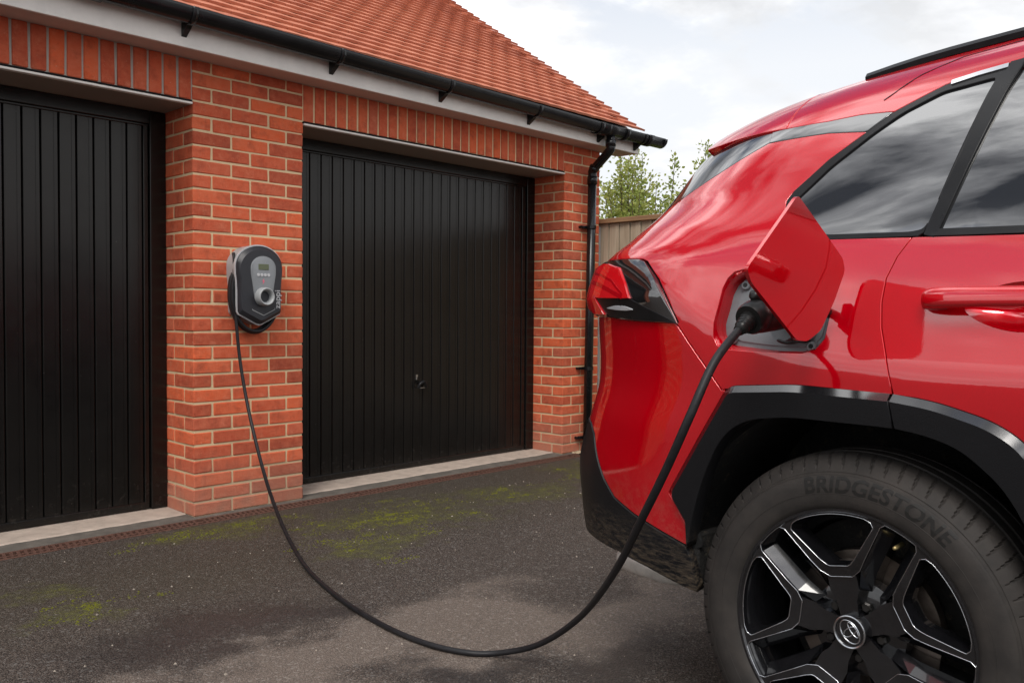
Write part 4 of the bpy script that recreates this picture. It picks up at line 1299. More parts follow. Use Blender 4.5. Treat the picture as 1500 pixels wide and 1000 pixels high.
HN = bar('door_handle', [(.137, 1.050, .004, .004, .004), (.142, 1.050, .014, .013, .013), (.155, 1.050, .022, .0185, .014), (.19, 1.050, .030, .0195, .012), (.26, 1.050, .034, .0185, .010), (.34, 1.050, .034, .0185, .010), (.40, 1.050, .030, .0185, .012), (.43, 1.050, .020, .0175, .013), (.442, 1.050, .006, .010, .008)], M_RED, RD)
for a_ in (.160, .425):
    bar('handle_mount', [(a_ - .022, 1.050, .0, .014, .012), (a_, 1.050, .004, .016, .018), (a_ + .022, 1.050, .0, .014, .012)], M_RED, HN)
def dish(name, loop, depth, mat, parent, nring=7):
    L0 = np.array(loop); c = L0.mean(0); V = []; n = len(L0)
    for k in range(nring):
        f = 1 - k / (nring - .4); A = c + (L0 - c) * f
        V += list(xyz(A[:, 0], A[:, 1], np.full(n, .0012 - depth * math.sin((1 - f) * PI / 2)), 0))
    Fc = [(k * n + i, k * n + (i + 1) % n, (k + 1) * n + (i + 1) % n, (k + 1) * n + i) for k in range(nring - 1) for i in range(n)] + [tuple((nring - 1) * n + i for i in range(n))]
    o = mesh(name, V, Fc, mat, parent, True)
    bm = bmesh.new(); bm.from_mesh(o.data); bmesh.ops.recalc_face_normals(bm, faces=bm.faces[:]); bm.to_mesh(o.data); bm.free()
    return o
dish('handle_recess', CUP, .034, M_RED, HN, 10)

# windows
qg_in = rnd_corners([(-.176, 1.281), (-.113, 1.349), (-.035, 1.410), (.02, 1.446), (.096, 1.481), (.2, 1.489), (.127, 1.208), (.118, 1.192), (.093, 1.188), (-.08, 1.193), (-.145, 1.203), (-.172, 1.24)], .012, 3)
QW = panel('quarter_window', qg_in, M_GLASS, CAR, lift=-.006, thick=.004, grid=.03)
TR_OUT = [(-.194, 1.281), (-.183, 1.304), (-.118, 1.3685), (-.046, 1.4175), (.004, 1.451), (.097, 1.4955), (.2135, 1.5185), (.2135, 1.508), (.118, 1.187), (.108, 1.181), (-.074, 1.1845), (-.14, 1.1905), (-.172, 1.217), (-.191, 1.255)]
panel('window_surround', TR_OUT, M_TRIM, QW, holes=[rnd_corners([(-.174, 1.281), (-.111, 1.348), (-.034, 1.409), (.021, 1.445), (.097, 1.480), (.199, 1.488), (.126, 1.209), (.117, 1.193), (.093, 1.189), (-.08, 1.194), (-.143, 1.204), (-.170, 1.24)], .012, 3)], lift=-.001, thick=.008, grid=.03, d=.01)
strip('chrome_strip', [(.109, 1.4945), (.16, 1.503), (.2135, 1.508)], -.003, .009, M_CHROME, QW, .0015, .0015, thick=.004)
# c pillar, gloss black, and rear door window
panel('door_pillar', [(.121, 1.182), (.127, 1.205), (.2155, 1.508), (.2155, 1.5185), (.243, 1.521), (.238, 1.494), (.146, 1.186), (.14, 1.176)], M_TRIM, RD, lift=.002, thick=.008, grid=.02)
panel('window_glass', [(.147, 1.190), (.2415, 1.496), (.40, 1.506), (.75, 1.512), (1.005, 1.508), (1.02, 1.20), (.98, 1.184), (.292, 1.184)], M_GLASS, RD, lift=-.006, thick=.004, grid=.04)
strip('belt_trim', [(.135, 1.1775), (.293, 1.1735), (.6, 1.1735), (1.06, 1.174)], .0, .014, M_TRIM, RD, .003, .001, thick=.008)
strip('window_top_trim', [(.243, 1.498), (.40, 1.507), (.75, 1.513), (1.02, 1.509)], .0, .010, M_TRIM, RD, -.001, .001, thick=.008)
strip('chrome_strip', [(.243, 1.5095), (.40, 1.518), (.75, 1.524), (1.04, 1.520)], .0, .011, M_CHROME, RD, .001, .001, thick=.006)
panel('window_pillar', [(1.008, 1.508), (1.023, 1.19), (1.075, 1.19), (1.06, 1.508)], M_TRIM, CAR, lift=0, thick=.008, grid=.04)
panel('front_window', [(1.078, 1.19), (1.063, 1.508), (1.30, 1.50), (1.52, 1.44), (1.98, 1.22), (2.02, 1.178)], M_GLASS, CAR, lift=-.005, thick=.004, grid=.05)

# roof side, roof, black strip of the rear pillar, spoiler
top = [(.004, 1.4535), (.097, 1.498), (.2135, 1.522), (.40, 1.531), (.75, 1.537), (1.06, 1.533), (1.32, 1.51), (1.55, 1.45), (2.03, 1.20), (2.12, 1.165), (2.17, 1.19), (1.78, 1.56), (1.74, 1.8), (1.72, 2.199)]
rf = [(-.258, 2.199), (-.258, 1.573), (-.262, 1.480), (-.148, 1.4675), (-.07, 1.4645), (.0, 1.4545)] + top
RFO = panel('roof', rf, M_RED, CAR, grid=.03, both=True, thick=.01)
strip('roof_ditch', [(.60, 1.62), (.25, 1.615), (.10, 1.600), (.03, 1.555), (-.010, 1.508), (-.03, 1.490)], -.0012, .0012, M_TRIM, RFO, .0008, .0008, thick=.003)
ps = [(-.294, 1.4475), (-.137, 1.4335), (-.050, 1.4185), (-.044, 1.4195), (.000, 1.4505), (-.07, 1.4605), (-.148, 1.4635), (-.262, 1.476), (-.30, 1.479)]
panel('pillar_strip', ps, M_GBLK, CAR, lift=.001, thick=.01, grid=.02)
fn = [(-.297, 1.4485), (-.372, 1.4245), (-.446, 1.3995), (-.595, 1.353), (-.70, 1.335), (-.82, 1.325), (tail(1.325), 1.325)] + [(tail(s), s) for s in (1.38, 1.43, 1.50)] + [(-.55, 1.507), (-.42, 1.499), (-.302, 1.477)]
panel('tail_finisher', fn, M_GBLK, CAR, lift=.0, thick=.01, grid=.02)
sp = [(-.262, 1.480), (-.40, 1.501), (-.50, 1.513), (-.575, 1.530), (-.62, 1.57), (-.65, 1.66), (-.66, 1.8), (-.66, 2.199), (-.262, 2.199), (-.262, 1.575)]
SPO = panel('spoiler', sp, M_RED, CAR, grid=.025, both=True, thick=.03, rear=.05)

def LB(a, s_):      # the upper half of the lamp leans back
    u_ = np.clip((s_ - 1.062) / .10, 0, 1); d_ = np.clip((1.062 - s_) / .055, 0, 1)
    return .017 * (1 - u_ ** 1.15) * (1 - .9 * d_) * (1 - sm(a, -.50, -.405))
# tail lamp
lamp = [(-.4165, 1.002), (-.458, 1.064), (-.489, 1.106), (-.522, 1.135), (-.544, 1.151), (-.566, 1.157), (-.625, 1.160), (-.72, 1.162), (-.78, 1.160), (-.87, 1.150), (tail(1.14, .014) + .01, 1.135), (tail(1.07, .014) + .01, 1.06), (-.90, 1.03), (-.80, 1.0165), (-.69, 1.0145), (-.578, 1.008)]
TL = panel('tail_lamp', lamp, M_GBLK, CAR, lift=.004, rear=.014, thick=.06, grid=.014, bulge=LB)
lens = [(-.712, 1.150), (-.637, 1.138), (-.616, 1.121), (-.592, 1.099), (-.562, 1.0625), (-.762, 1.0655), (-.715, 1.022), (-.80, 1.022), (-.89, 1.036), (tail(1.07, .014) + .02, 1.065), (tail(1.13, .014) + .02, 1.128), (-.86, 1.145), (-.77, 1.153)]
LN = panel('lamp_lens', lens, M_LENS, TL, lift=.010, rear=.014, thick=.008, grid=.012, smooth_edge=.003, bulge=LB)
for off, w in ((0, .010), (.022, .006)):
    strip('light_bar', [(-.59, 1.070 + off * .2), (-.66, 1.088 + off), (-.74, 1.104 + off), (-.84, 1.112 + off)], 0, w, M_LENSD, LN, .0105, .0105, rear=.014, thick=.002, bulge=LB)
drl = [(-.760, 1.063), (-.562, 1.0595), (-.513, 1.041), (-.42, 1.0035), (-.578, 1.0105), (-.69, 1.018)]
panel('lamp_lower', drl, M_TRIM, TL, lift=.0055, rear=.014, thick=.004, grid=.012, bulge=LB)
panel('reversing_lamp', rnd_corners([(-.690, 1.038), (-.64, 1.0435), (-.59, 1.042), (-.556, 1.034), (-.59, 1.032), (-.64, 1.0335)], .006, 3), M_CLEAR, TL, lift=.008, rear=.014, thick=.003, grid=.008, bulge=LB)
strip('lamp_shadow_gap', [(-.422, 1.0005), (-.578, 1.006), (-.692, 1.012), (-.80, 1.0145)], -.002, .002, M_TRIM, TL, -.002, -.002, thick=.004)

# charge port: recess, grey plate, inlet, fasteners and the open flap
FU = np.array(densify(FUEL, .012)); fc = FU.mean(0); n = len(FU)
FU2 = fc + (FU - fc) * np.array([.93, .90])
P0 = xyz(FU[:, 0], FU[:, 1], np.full(n, -.002)); P05 = xyz((FU[:, 0] * .35 + FU2[:, 0] * .65), (FU[:, 1] * .35 + FU2[:, 1] * .65), np.full(n, -.012)); P1 = xyz(FU2[:, 0], FU2[:, 1], np.full(n, -.050))
Vr = np.r_[P0, P05, P1]
CPT = mesh('charge_port', Vr, [(k * n + i, k * n + (i + 1) % n, (k + 1) * n + (i + 1) % n, (k + 1) * n + i) for k in range(2) for i in range(n)], M_RED, CAR, True)
bm = bmesh.new(); bm.from_mesh(CPT.data); bmesh.ops.recalc_face_normals(bm, faces=bm.faces[:]); bm.to_mesh(CPT.data); bm.free(); sharp_smooth(CPT, 50)
panel('inlet_plate', [tuple(p) for p in fc + (FU2 - fc) * 1.01], M_GREYP, CPT, lift=-.044, thick=.006, grid=.02, smooth_edge=.004)
panel('plate_rib', [tuple(p) for p in fc + (FU2 - fc) * .84], M_GREYP, CPT, lift=-.040, thick=.006, grid=.02, smooth_edge=.004)
def at(a, s, lift): return Vector(xyz(np.array([a]), np.array([s]), np.array([lift]))[0])
def out_n(a, s): return Vector(nrm(np.array([a]), np.array([s]))[0])
for a, s in ((-.268, 1.098), (-.096, .964), (-.287, .968)):
    mb = MB(); p = at(a, s, -.036); d = out_n(a, s)
    mb.tube([p - d * .006, p + d * .002, p + d * .004], [.011, .011, .009], 16); f_ = mb.build('plate_fastener', M_GREYP, CPT)
    mb = MB(); mb.tube([p + d * .0041, p + d * .0055], .0055, 6); mb.build('fastener_core', M_BLK, f_)
mb = MB(); p = at(-.135, 1.045, -.04); d = out_n(-.135, 1.045)
mb.tube([p - d * .01, p + d * .018, p + d * .024, p + d * .024], [.040, .040, .037, .030], 28); mb.build('charge_inlet', M_BLK, CPT, False)
mb = MB(); pts = catmull([at(-.175, .985, -.036), at(-.165, .972, -.02), at(-.14, .966, -.012), at(-.115, .972, -.015), at(-.10, .99, -.03)], 5); mb.tube(pts, .0035, 8); mb.build('cap_tether', M_BLK, CPT, True)
mb = MB(); p = at(-.118, 1.0, -.036); mb.tube([p, p + d * .014, p + d * .018], [.030, .030, .024], 24); mb.build('inlet_cap', M_BLK, CPT, False)
mb = MB(); mb.tube([at(-.160, .995, -.04), at(-.158, .995, -.018)], [.026, .026], 24); mb.build('cap_ring', M_GREYP, CPT, False)
mb = MB(); mb.tube([at(-.108, .998, -.03), at(-.094, .985, -.020)], [.007, .012], 10); mb.build('cap_tab', M_GREYP, CPT, False)

# flap: stands out from the body, hinged at its front edge; (d, z) outline in its own plane
FL2 = rnd_corners([(.261, 1.238), (.043, 1.136), (.022, 1.113), (.040, 1.052), (.072, .992), (.118, .971), (.160, .974), (.360, 1.079), (.382, 1.102)], .011, 5)
FLA = densify(FL2, .012)
V2, T, rim = fill([FLA], .02)
th_ = .007
cF = V2.mean(0)
def flap_pt(dz, side):
    dd, z = dz
    r = np.hypot(dd - cF[0], z - cF[1])
    bow = .0008 * (r / .17) ** 2          # the outer skin is slightly domed
    return (-.006 - bow + (side * th_) + (z - 1.10) * .20, -dd, z)
Vf = [flap_pt(p, 0) for p in V2] + [flap_pt(p, -1) for p in V2]; nb = len(V2)
Ff = [f for f in T] + [tuple(i + nb for i in f[::-1]) for f in T] + [(a, b, b + nb, a + nb) for a, b in rim]
FLP = mesh('charge_flap', Vf, Ff, M_RED, CAR, True)
bm = bmesh.new(); bm.from_mesh(FLP.data); bmesh.ops.recalc_face_normals(bm, faces=bm.faces[:]); bm.to_mesh(FLP.data); bm.free(); sharp_smooth(FLP, 45)
mb = MB(); pts = catmull([at(-.06, 1.03, -.045), (-.050, -.02, 1.035), (-.052, -.05, 1.04), (-.050, -.085, 1.045)], 5); mb.tube(pts, [.010] * len(pts), 10); mb.build('hinge_arm', M_BLK, FLP, True)
mb = MB(); mb.bbox(-.058, -.038, -.13, -.06, 1.025, 1.085, .003); mb.build('hinge_plate', M_BLK, FLP)
mb = MB(); mb.tube([(-.026, -.30, 1.085), (-.044, -.30, 1.085)], .006, 10); mb.build('flap_latch', M_BLK, FLP, True)

# inner shell: keeps the gaps dark
sh = [(-.37, .47), (-.40, .56), (-.36, .68), (-.30, .78), (-.2, .84), (-.08, .86), (.06, .86), (.2, .84), (.31, .77), (.39, .62), (.42, .42), (2.2, .34), (2.25, .60), (2.36, .78), (2.5, .86), (2.9, .86), (3.1, .70), (3.2, .5), (3.3, .55), (3.35, .80), (3.2, .90), (2.16, 1.13), (1.98, 1.20), (1.5, 1.45), (1.3, 1.50), (.2, 1.49), (-.2, 1.46), (-.45, 1.50), (-.66, 1.45), (-.74, 1.33), (-.80, 1.22), (-.86, 1.14), (-.90, .9), (-.90, .72), (-.93, .6), (-.90, .45), (-.5, .42)]
panel('inner_body', sh, M_DARK, CAR, holes=[[tuple(p) for p in fc + (FU - fc) * 1.06], [(.292 + .095 * math.cos(t), 1.040 + .055 * math.sin(t)) for t in np.linspace(0, 2 * PI, 24, endpoint=False)]], lift=-.022, thick=.01, grid=.06)
# far side and the tail and nose that close the body
def mirror_panel(name, poly, mat, lift=0., rear=0., grid=.05):
    o = panel(name, poly, mat, CAR, lift=lift, rear=rear, grid=grid)
    me = o.data; co = np.empty(len(me.vertices) * 3); me.vertices.foreach_get('co', co); co = co.reshape(-1, 3)
    nn = [tuple(x) for x in np.array([v.normal[:] for v in me.vertices])]
    faces = [tuple(p.vertices)[::-1] for p in me.polygons]
    co[:, 1] = 2 * HALF - co[:, 1]
    bpy.data.objects.remove(o)
    return mesh(name, co, faces, mat, CAR, True)
mirror_panel('quarter_panel', ql, M_RED)
mirror_panel('rear_bumper', b, M_RED)
mirror_panel('bumper_cladding', k, M_CLAD)
mirror_panel('rear_door', dr, M_RED)
mirror_panel('front_door', fd, M_RED)
mirror_panel('front_wing', fe, M_RED)
mirror_panel('quarter_window', TR_OUT, M_GLASS)
mirror_panel('rear_door_window', [(.121, 1.182), (.2155, 1.518), (.40, 1.53), (.75, 1.535), (1.06, 1.53), (1.07, 1.18)], M_GLASS)
mirror_panel('front_window', [(1.078, 1.18), (1.063, 1.53), (1.30, 1.51), (1.52, 1.45), (2.02, 1.178)], M_GLASS)
mirror_panel('tail_lamp', lamp, M_LENS, .004, .014)
mirror_panel('tail_finisher', fn, M_GBLK)
mirror_panel('wheel_arch_trim', list(chain(i_out, 0)) + i_in[::-1], M_CLAD, .012)
mirror_panel('sill_trim', [(.395, .29), (.44, .42), (2.20, .396), (2.28, .29)], M_CLAD)
def cross(name, rows, mat, bulge=.05, n=24, axis=-1, zb=0.):
    """surface running across the car between a right hand edge line and its mirror image"""
    R = np.array(rows, float); V = []; m = n + 1
    for p in R:
        for i in range(m):
            t = i / n; w = math.sin(PI * t)
            V.append((p[0] + axis * bulge * w, p[1] + (2 * HALF - 2 * p[1]) * t, p[2] + zb * w))
    Fc = [(j * m + i, j * m + i + 1, (j + 1) * m + i + 1, (j + 1) * m + i) for j in range(len(R) - 1) for i in range(n)]
    o = mesh(name, V, Fc, mat, CAR, True)
    bm = bmesh.new(); bm.from_mesh(o.data); bmesh.ops.recalc_face_normals(bm, faces=bm.faces[:]); bm.to_mesh(o.data); bm.free()
    md = o.modifiers.new('thickness', 'SOLIDIFY'); md.thickness = .008; md.offset = 0
    return o
def tl(s): return xyz(np.array([tail(s)]), np.array([s]))[0]
cross('tailgate', [tl(s) for s in np.linspace(.74, 1.20, 14)], M_RED, .07)
cross('rear_valance', [tl(s) for s in np.linspace(.40, .735, 8)], M_CLAD, .07)
cross('rear_window', [tl(s) for s in np.linspace(1.205, 1.50, 10)], M_GLASS, .05)
ra = xyz(np.array([1.725]), np.array([2.199]))[0]
wsr = [(1.78, 1.60), (1.95, 1.44), (2.05, 1.32), (2.17, 1.19)]
cross('windscreen', [xyz(np.array([a]), np.array([s]))[0] for a, s in ((1.77, 1.60), (1.90, 1.46), (2.04, 1.32), (2.17, 1.195))], M_GLASS, .30, axis=1)
cross('bonnet', [xyz(np.array([a]), np.array([s]))[0] for a, s in ((2.17, 1.17), (2.4, 1.12), (2.7, 1.065), (3.0, 1.0), (3.30, .935))], M_RED, .25, axis=1, zb=.05)
cross('front_grille', [xyz(np.array([a]), np.array([s]))[0] for a, s in ((3.32, .93), (3.46, .80), (3.47, .6), (3.40, .40), (3.2, .28))], M_TRIM, .16, axis=1)
mb = MB(); mb.box(-.42, 3.2, .30, 2 * HALF - .30, .30, .36); mb.build('underbody', M_DARK, CAR)
mb = MB(); mb.box(-.60, 2.0, .26, 2 * HALF - .26, .9, 1.15); mb.build('cabin_interior', M_DARK, CAR)

# roof rail
def rail(side):
    P = []
    for a in np.linspace(-.14, 1.45, 26):
        t = (a + .14) / 1.59; h = .007 * min(1, (math.sin(PI * min(max(t, 0), 1)) * 3.2)) ** .8 if 0 < t < 1 else 0
        p = xyz(np.array([a]), np.array([1.66]))[0]
        y = p[1] if side > 0 else 2 * HALF - p[1]
        P.append((p[0], y, p[2] + h - .004))
    mb = MB()
    V = []
    prof = [(-.016, -.008), (.016, -.008), (.019, .004), (.010, .014), (-.010, .014), (-.019, .004)]
    for (x, y, z) in P: V += [(x, y + q_[0], z + q_[1]) for q_ in prof]
    mq = len(prof); n_ = len(P)
    mb.add(V, [(i * mq + k_, i * mq + (k_ + 1) % mq, (i + 1) * mq + (k_ + 1) % mq, (i + 1) * mq + k_) for i in range(n_ - 1) for k_ in range(mq)] + [tuple(range(mq)), tuple((n_ - 1) * mq + q_ for q_ in range(mq - 1, -1, -1))])
    return sharp_smooth(mb.build('roof_rail', M_TRIM, CAR), 40)
rail(1); rail(-1)

# wheel arch liner
def liner(cx):
    V = []; n_ = 30
    prof = [(-.375, .36)]
    for i in range(n_ + 1):
        t = -.02 + (PI + .04) * i / n_
        for y, r in ((.035, .448), (.10, .452), (.42, .452)):
            V.append((cx + r * math.cos(t) * .97, y, .40 + r * math.sin(t) * (1.0 if math.sin(t) > 0 else .7)))
    Fc = [(i * 3 + q_, i * 3 + q_ + 1, i * 3 + 4 + q_, i * 3 + 3 + q_) for i in range(n_) for q_ in range(2)]
    b_ = len(V); Fc.append(tuple(3 * i + 2 for i in range(n_ + 1)))
    return mesh('wheel_arch_liner', V, Fc, M_LINER, CAR, True)
liner(0); liner(2.69)
# mud flap edge behind the wheel, tail pipe
mb = MB(); mb.bbox(-.402, -.380, .03, .25, .372, .50, .006); mb.build('arch_edge', M_LINER, CAR)
mb = MB(); mb.tube([(-.80, .27, .318), (-.795, .27, .318), (-.66, .275, .306), (-.50, .30, .31)], [.036, .039, .038, .036], 24); mb.build('tail_pipe', M_SILV, CAR, True)

# ------------------------------------------------------------------ wheels
def polar(r, t, w): return (r * math.cos(t), -w, r * math.sin(t))      # wheel frame, w = outward
def lathe(name, prof, mat, parent, seg=96, close=False):
    V = []; n_ = len(prof)
    for r, w in prof:
        for k_ in range(seg): V.append(polar(r, 2 * PI * k_ / seg, w))
    Fc = [(i * seg + k_, i * seg + (k_ + 1) % seg, (i + 1) * seg + (k_ + 1) % seg, (i + 1) * seg + k_) for i in range(n_ - 1) for k_ in range(seg)]
    if close: Fc.append(tuple((n_ - 1) * seg + k_ for k_ in range(seg)))
    o = mesh(name, V, Fc, mat, parent)
    bm = bmesh.new(); bm.from_mesh(o.data); bmesh.ops.recalc_face_normals(bm, faces=bm.faces[:]); bm.to_mesh(o.data); bm.free()
    return sharp_smooth(o, 38)
def tyre(parent):
    NB = 74; SUB = 12; seg = NB * SUB
    prof = [(.2500, -.014), (.2570, -.001), (.2640, .0035), (.276, .0065), (.300, .0085), (.318, .0060), (.329, -.0005), (.3305, -.0030), (.3325, -.0030), (.338, -.0075), (.346, -.0125), (.354, -.0190), (.361, -.0270), (.3655, -.0380), (.3680, -.0520), (.3688, -.0600), (.3615, -.0622), (.3615, -.0690), (.3692, -.0712), (.3700, -.0900), (.3700, -.1000), (.3625, -.1020), (.3625, -.1100), (.3700, -.1120), (.3700, -.150), (.3630, -.152), (.3630, -.160), (.369, -.162), (.366, -.185), (.355, -.205), (.33, -.217), (.30, -.222), (.25, -.205)]
    V = []; n_ = len(prof)
    for i, (r, w) in enumerate(prof):
        for k_ in range(seg):
            t = 2 * PI * k_ / seg
            rr, ww = r, w
            if 9 <= i <= 15 or 28 <= i <= 29:
                sk = -.034 * (i - 9) / 6 * (1 if i < 20 else 0)
                ph = ((t + sk) / (2 * PI) * NB) % 1.0
                if ph < .09:
                    dep = (.0004, .0030, .0060, .0070, .0065, .005, .0010)[i - 9] if i < 20 else .005
                    rr -= dep; ww -= dep * (.7 if i < 13 else 0)
            V.append(polar(rr, t, ww))
    Fc = [(i * seg + k_, i * seg + (k_ + 1) % seg, (i + 1) * seg + (k_ + 1) % seg, (i + 1) * seg + k_) for i in range(n_ - 1) for k_ in range(seg)]
    o = mesh('tyre', V, Fc, M_RUB, parent)
    bm = bmesh.new(); bm.from_mesh(o.data); bmesh.ops.recalc_face_normals(bm, faces=bm.faces[:]); bm.to_mesh(o.data); bm.free()
    return sharp_smooth(o, 32)
def wplate(name, loops, wf, depth, mat, parent, grid=.012, flare=0.0):
    """plate in the wheel plane: outline loops in (r, angle about 0) turned to x, z; wf(r) its outward position"""
    V2, T, rim = fill([densify(l, .006) for l in loops], grid)
    R = np.hypot(V2[:, 0], V2[:, 1])
    V = [(p[0], -wf(r), p[1]) for p, r in zip(V2, R)]; nb = len(V)
    Vb = [(p[0], -wf(r) + depth, p[1]) for p, r in zip(V2, R)]
    Fc = list(T) + [(a, b_, b_ + nb, a + nb) for a, b_ in rim]
    o = mesh(name, V + Vb, Fc, mat, parent)
    bm = bmesh.new(); bm.from_mesh(o.data)
    bmesh.ops.recalc_face_normals(bm, faces=bm.faces[:])
    bm.to_mesh(o.data); bm.free()
    return sharp_smooth(o, 35)
def P2(r, deg, c): t = RAD(c + deg); return (r * math.cos(t), r * math.sin(t))
def wline(name, path, w, wf, mat, parent, closed=False, h=.0011):
    D = densify(path, .005, closed); n_ = len(D); V = []
    for i in range(n_):
        a = D[(i - 1) % n_ if closed else max(i - 1, 0)]; c = D[(i + 1) % n_ if closed else min(i + 1, n_ - 1)]
        d = (c - a) / (np.linalg.norm(c - a) + 1e-9); q_ = np.array([-d[1], d[0]]) * w / 2
        for s_, e in ((1, 0), (.55, h), (-.55, h), (-1, 0)):
            p = D[i] + q_ * s_; r = np.hypot(*p); V.append((p[0], -(wf(r) + e), p[1]))
    m = n_ if closed else n_ - 1
    Fc = [(i * 4 + k_, i * 4 + k_ + 1, ((i + 1) % n_) * 4 + k_ + 1, ((i + 1) % n_) * 4 + k_) for i in range(m) for k_ in range(3)]
    return mesh(name, V, Fc, mat, parent, True)
def wf(r): return float(np.interp(r, [.03, .11, .16, .25], [-.030, -.024, -.014, -.008]))
EMB = None
def build_wheel(loc, flip=False, detail=True):
    wh = bpy.data.objects.new('wheel', None); wh.location = loc; wh.empty_display_size = .1; link(wh, CAR)
    if flip: wh.rotation_euler = (0, 0, PI)
    ty = tyre(wh)
    rim = lathe('rim', [(.2440, -.012), (.2500, -.0035), (.2560, -.0035), (.2575, -.010), (.2560, -.018), (.250, -.02), (.2450, -.0160), (.2405, -.022), (.232, -.050), (.224, -.080), (.222, -.20)], M_WBLK, wh)
    for q_ in range(5):
        c = 29 + 72 * q_
        outer = [P2(.2475, x, c) for x in np.linspace(-28.3, 28.3, 24)] + [P2(.238, 26.6, c), P2(.132, 19.6, c), P2(.113, 12.5, c), P2(.113, -12.5, c), P2(.132, -19.6, c), P2(.238, -26.6, c)]
        win = [P2(.2435, x, c) for x in np.linspace(-18, 18, 18)] + [P2(.240, 21.5, c), P2(.231, 23.2, c), P2(.222, 22.6, c), P2(.151, 13.8, c), P2(.140, 10.8, c), P2(.136, 8, c), P2(.136, -8, c), P2(.140, -10.8, c), P2(.151, -13.8, c), P2(.222, -22.6, c), P2(.231, -23.2, c), P2(.240, -21.5, c)]
        sp_ = wplate('spoke', [outer, win], wf, .034, M_WBLK, rim)
        wline('machined_edge', win, .0021, lambda r: wf(r) + .0001, M_ALLOY, sp_, True)
        wline('machined_edge', [P2(.2475, 28.3, c)] + [P2(.238, 26.4, c), P2(.132, 19.2, c), P2(.1145, 12.2, c), P2(.1145, -12.2, c), P2(.132, -19.2, c), P2(.238, -26.4, c), P2(.2475, -28.3, c)], .0019, lambda r: wf(r) + .0001, M_ALLOY, sp_)
        wline('machined_edge', [P2(.2480, x, c + 36) for x in np.linspace(-7.7, 7.7, 8)], .0022, lambda r: wf(r) + .0012, M_ALLOY, sp_)
        # arm from the hub to the spoke and the sloping web beside it
        wplate('hub_arm', [[P2(.119, 15.5, c), P2(.090, 20.5, c), P2(.066, 20, c), P2(.036, 33, c), P2(.036, -33, c), P2(.066, -20, c), P2(.090, -20.5, c), P2(.119, -15.5, c)]], lambda r: wf(r) - .0015, .04, M_WBLK, rim)
        wc = np.array(P2(.195, 0, c)); WB = np.array(densify(win, .006)); nw = len(WB); W2 = wc + (WB - wc) * .90
        Vb_ = [(p[0], -(wf(np.hypot(*p)) - .0008), p[1]) for p in WB] + [(p[0], -(wf(np.hypot(*p)) - .030), p[1]) for p in W2] + [(p[0], -(wf(np.hypot(*p)) - .055), p[1]) for p in W2]
        mesh('window_bevel', Vb_, [(k_ * nw + i, k_ * nw + (i + 1) % nw, (k_ + 1) * nw + (i + 1) % nw, (k_ + 1) * nw + i) for k_ in range(2) for i in range(nw)], M_WBLK, sp_)
        for sg in (1, -1):
            A = [P2(.236, sg * 26.6, c), P2(.132, sg * 19.5, c), P2(.090, sg * 20.5, c)]
            B = [P2(.232, sg * 32.0, c), P2(.132, sg * 29.5, c), P2(.088, sg * 30, c)]
            Vw = [(p[0], -(wf(np.hypot(*p)) - .004), p[1]) for p in A] + [(p[0], -(wf(np.hypot(*p)) - .030), p[1]) for p in B] + [(p[0], -(wf(np.hypot(*p)) - .075), p[1]) for p in B]
            mesh('spoke_web', Vw, [(0, 1, 4, 3), (1, 2, 5, 4), (3, 4, 7, 6), (4, 5, 8, 7)], M_WBLK, rim)
        # lug nut in its well between the arms
        lx, lz = P2(.0572, 36, c)
        mb = MB(); mb.tube([(lx, .085, lz), (lx, .042, lz), (lx, .038, lz)], [.0115, .0115, .008], 6); lg = mb.build('lug_nut', M_LUG, wh)
    lathe('hub', [(.105, -.085), (.100, -.062), (.082, -.056), (.045, -.054), (.036, -.036), (.034, -.030)], M_WBLK, rim, 48, True)
    cap = lathe('hub_cap', [(.0345, -.040), (.0345, -.0205), (.0335, -.0185), (.031, -.0185), (.030, -.021), (.0, -.021)], M_WBLK, wh, 48)
    lathe('cap_ring', [(.0345, -.0195), (.0342, -.0175), (.0325, -.0168), (.0305, -.0178), (.0300, -.0205)], M_ALLOY, cap, 48)
    if detail:
        def ell(rx, rz, cx, cz, w, name):
            rr_ = RAD(-50); pts = [(x_ * math.cos(rr_) - z_ * math.sin(rr_), x_ * math.sin(rr_) + z_ * math.cos(rr_)) for x_, z_ in [(cx + rx * math.cos(t), cz + rz * math.sin(t)) for t in np.linspace(0, 2 * PI, 40, endpoint=False)]]
            wline(name, pts, w, lambda r: -.0206, M_ALLOY, cap, True, .0016)
        ell(.0255, .0180, 0, 0, .0030, 'emblem_oval'); ell(.0075, .0168, 0, 0, .0026, 'emblem_oval'); ell(.0172, .0062, 0, .0088, .0026, 'emblem_oval')
        # raised maker's lettering round the side wall
        V_, F_ = text_data('BRIDGESTONE', 1.0, .028, .12)
        wdt_ = V_[:, 0].max(); hh = .70
        a0, a1_ = RAD(108), RAD(48)
        Vt = []
        sidew = lambda r: float(np.interp(r, [.2640, .276, .300, .318, .329], [.0035, .0065, .0085, .0060, -.0005]))
        for x, y, _ in V_:
            t = a0 + (a1_ - a0) * x / wdt_; r = .2915 + .0320 * y / hh
            Vt.append(polar(r, t, sidew(r) + .0007))
        mesh('lettering', Vt, F_, M_RUBD, ty)
        for rr in (.2885, .3262):
            lathe('sidewall_line', [(rr - .0006, sidew(rr) + .0001), (rr, sidew(rr) + .0007), (rr + .0006, sidew(rr) + .0001)], M_RUB, ty, 160)
    lathe('brake_disc', [(.055, -.098), (.155, -.098), (.155, -.125), (.055, -.125)], M_STEEL, wh, 64)
    lathe('disc_hat', [(.155, -.0985), (.085, -.0985), (.085, -.075), (.03, -.075)], M_STEEL, wh, 48)
    mb = MB()
    mb.bbox(-.165, -.118, .062, .15, .060, .110, .014); cal = mb.build('caliper', M_CAL, wh); cal.rotation_euler = (0, RAD(-6), 0)
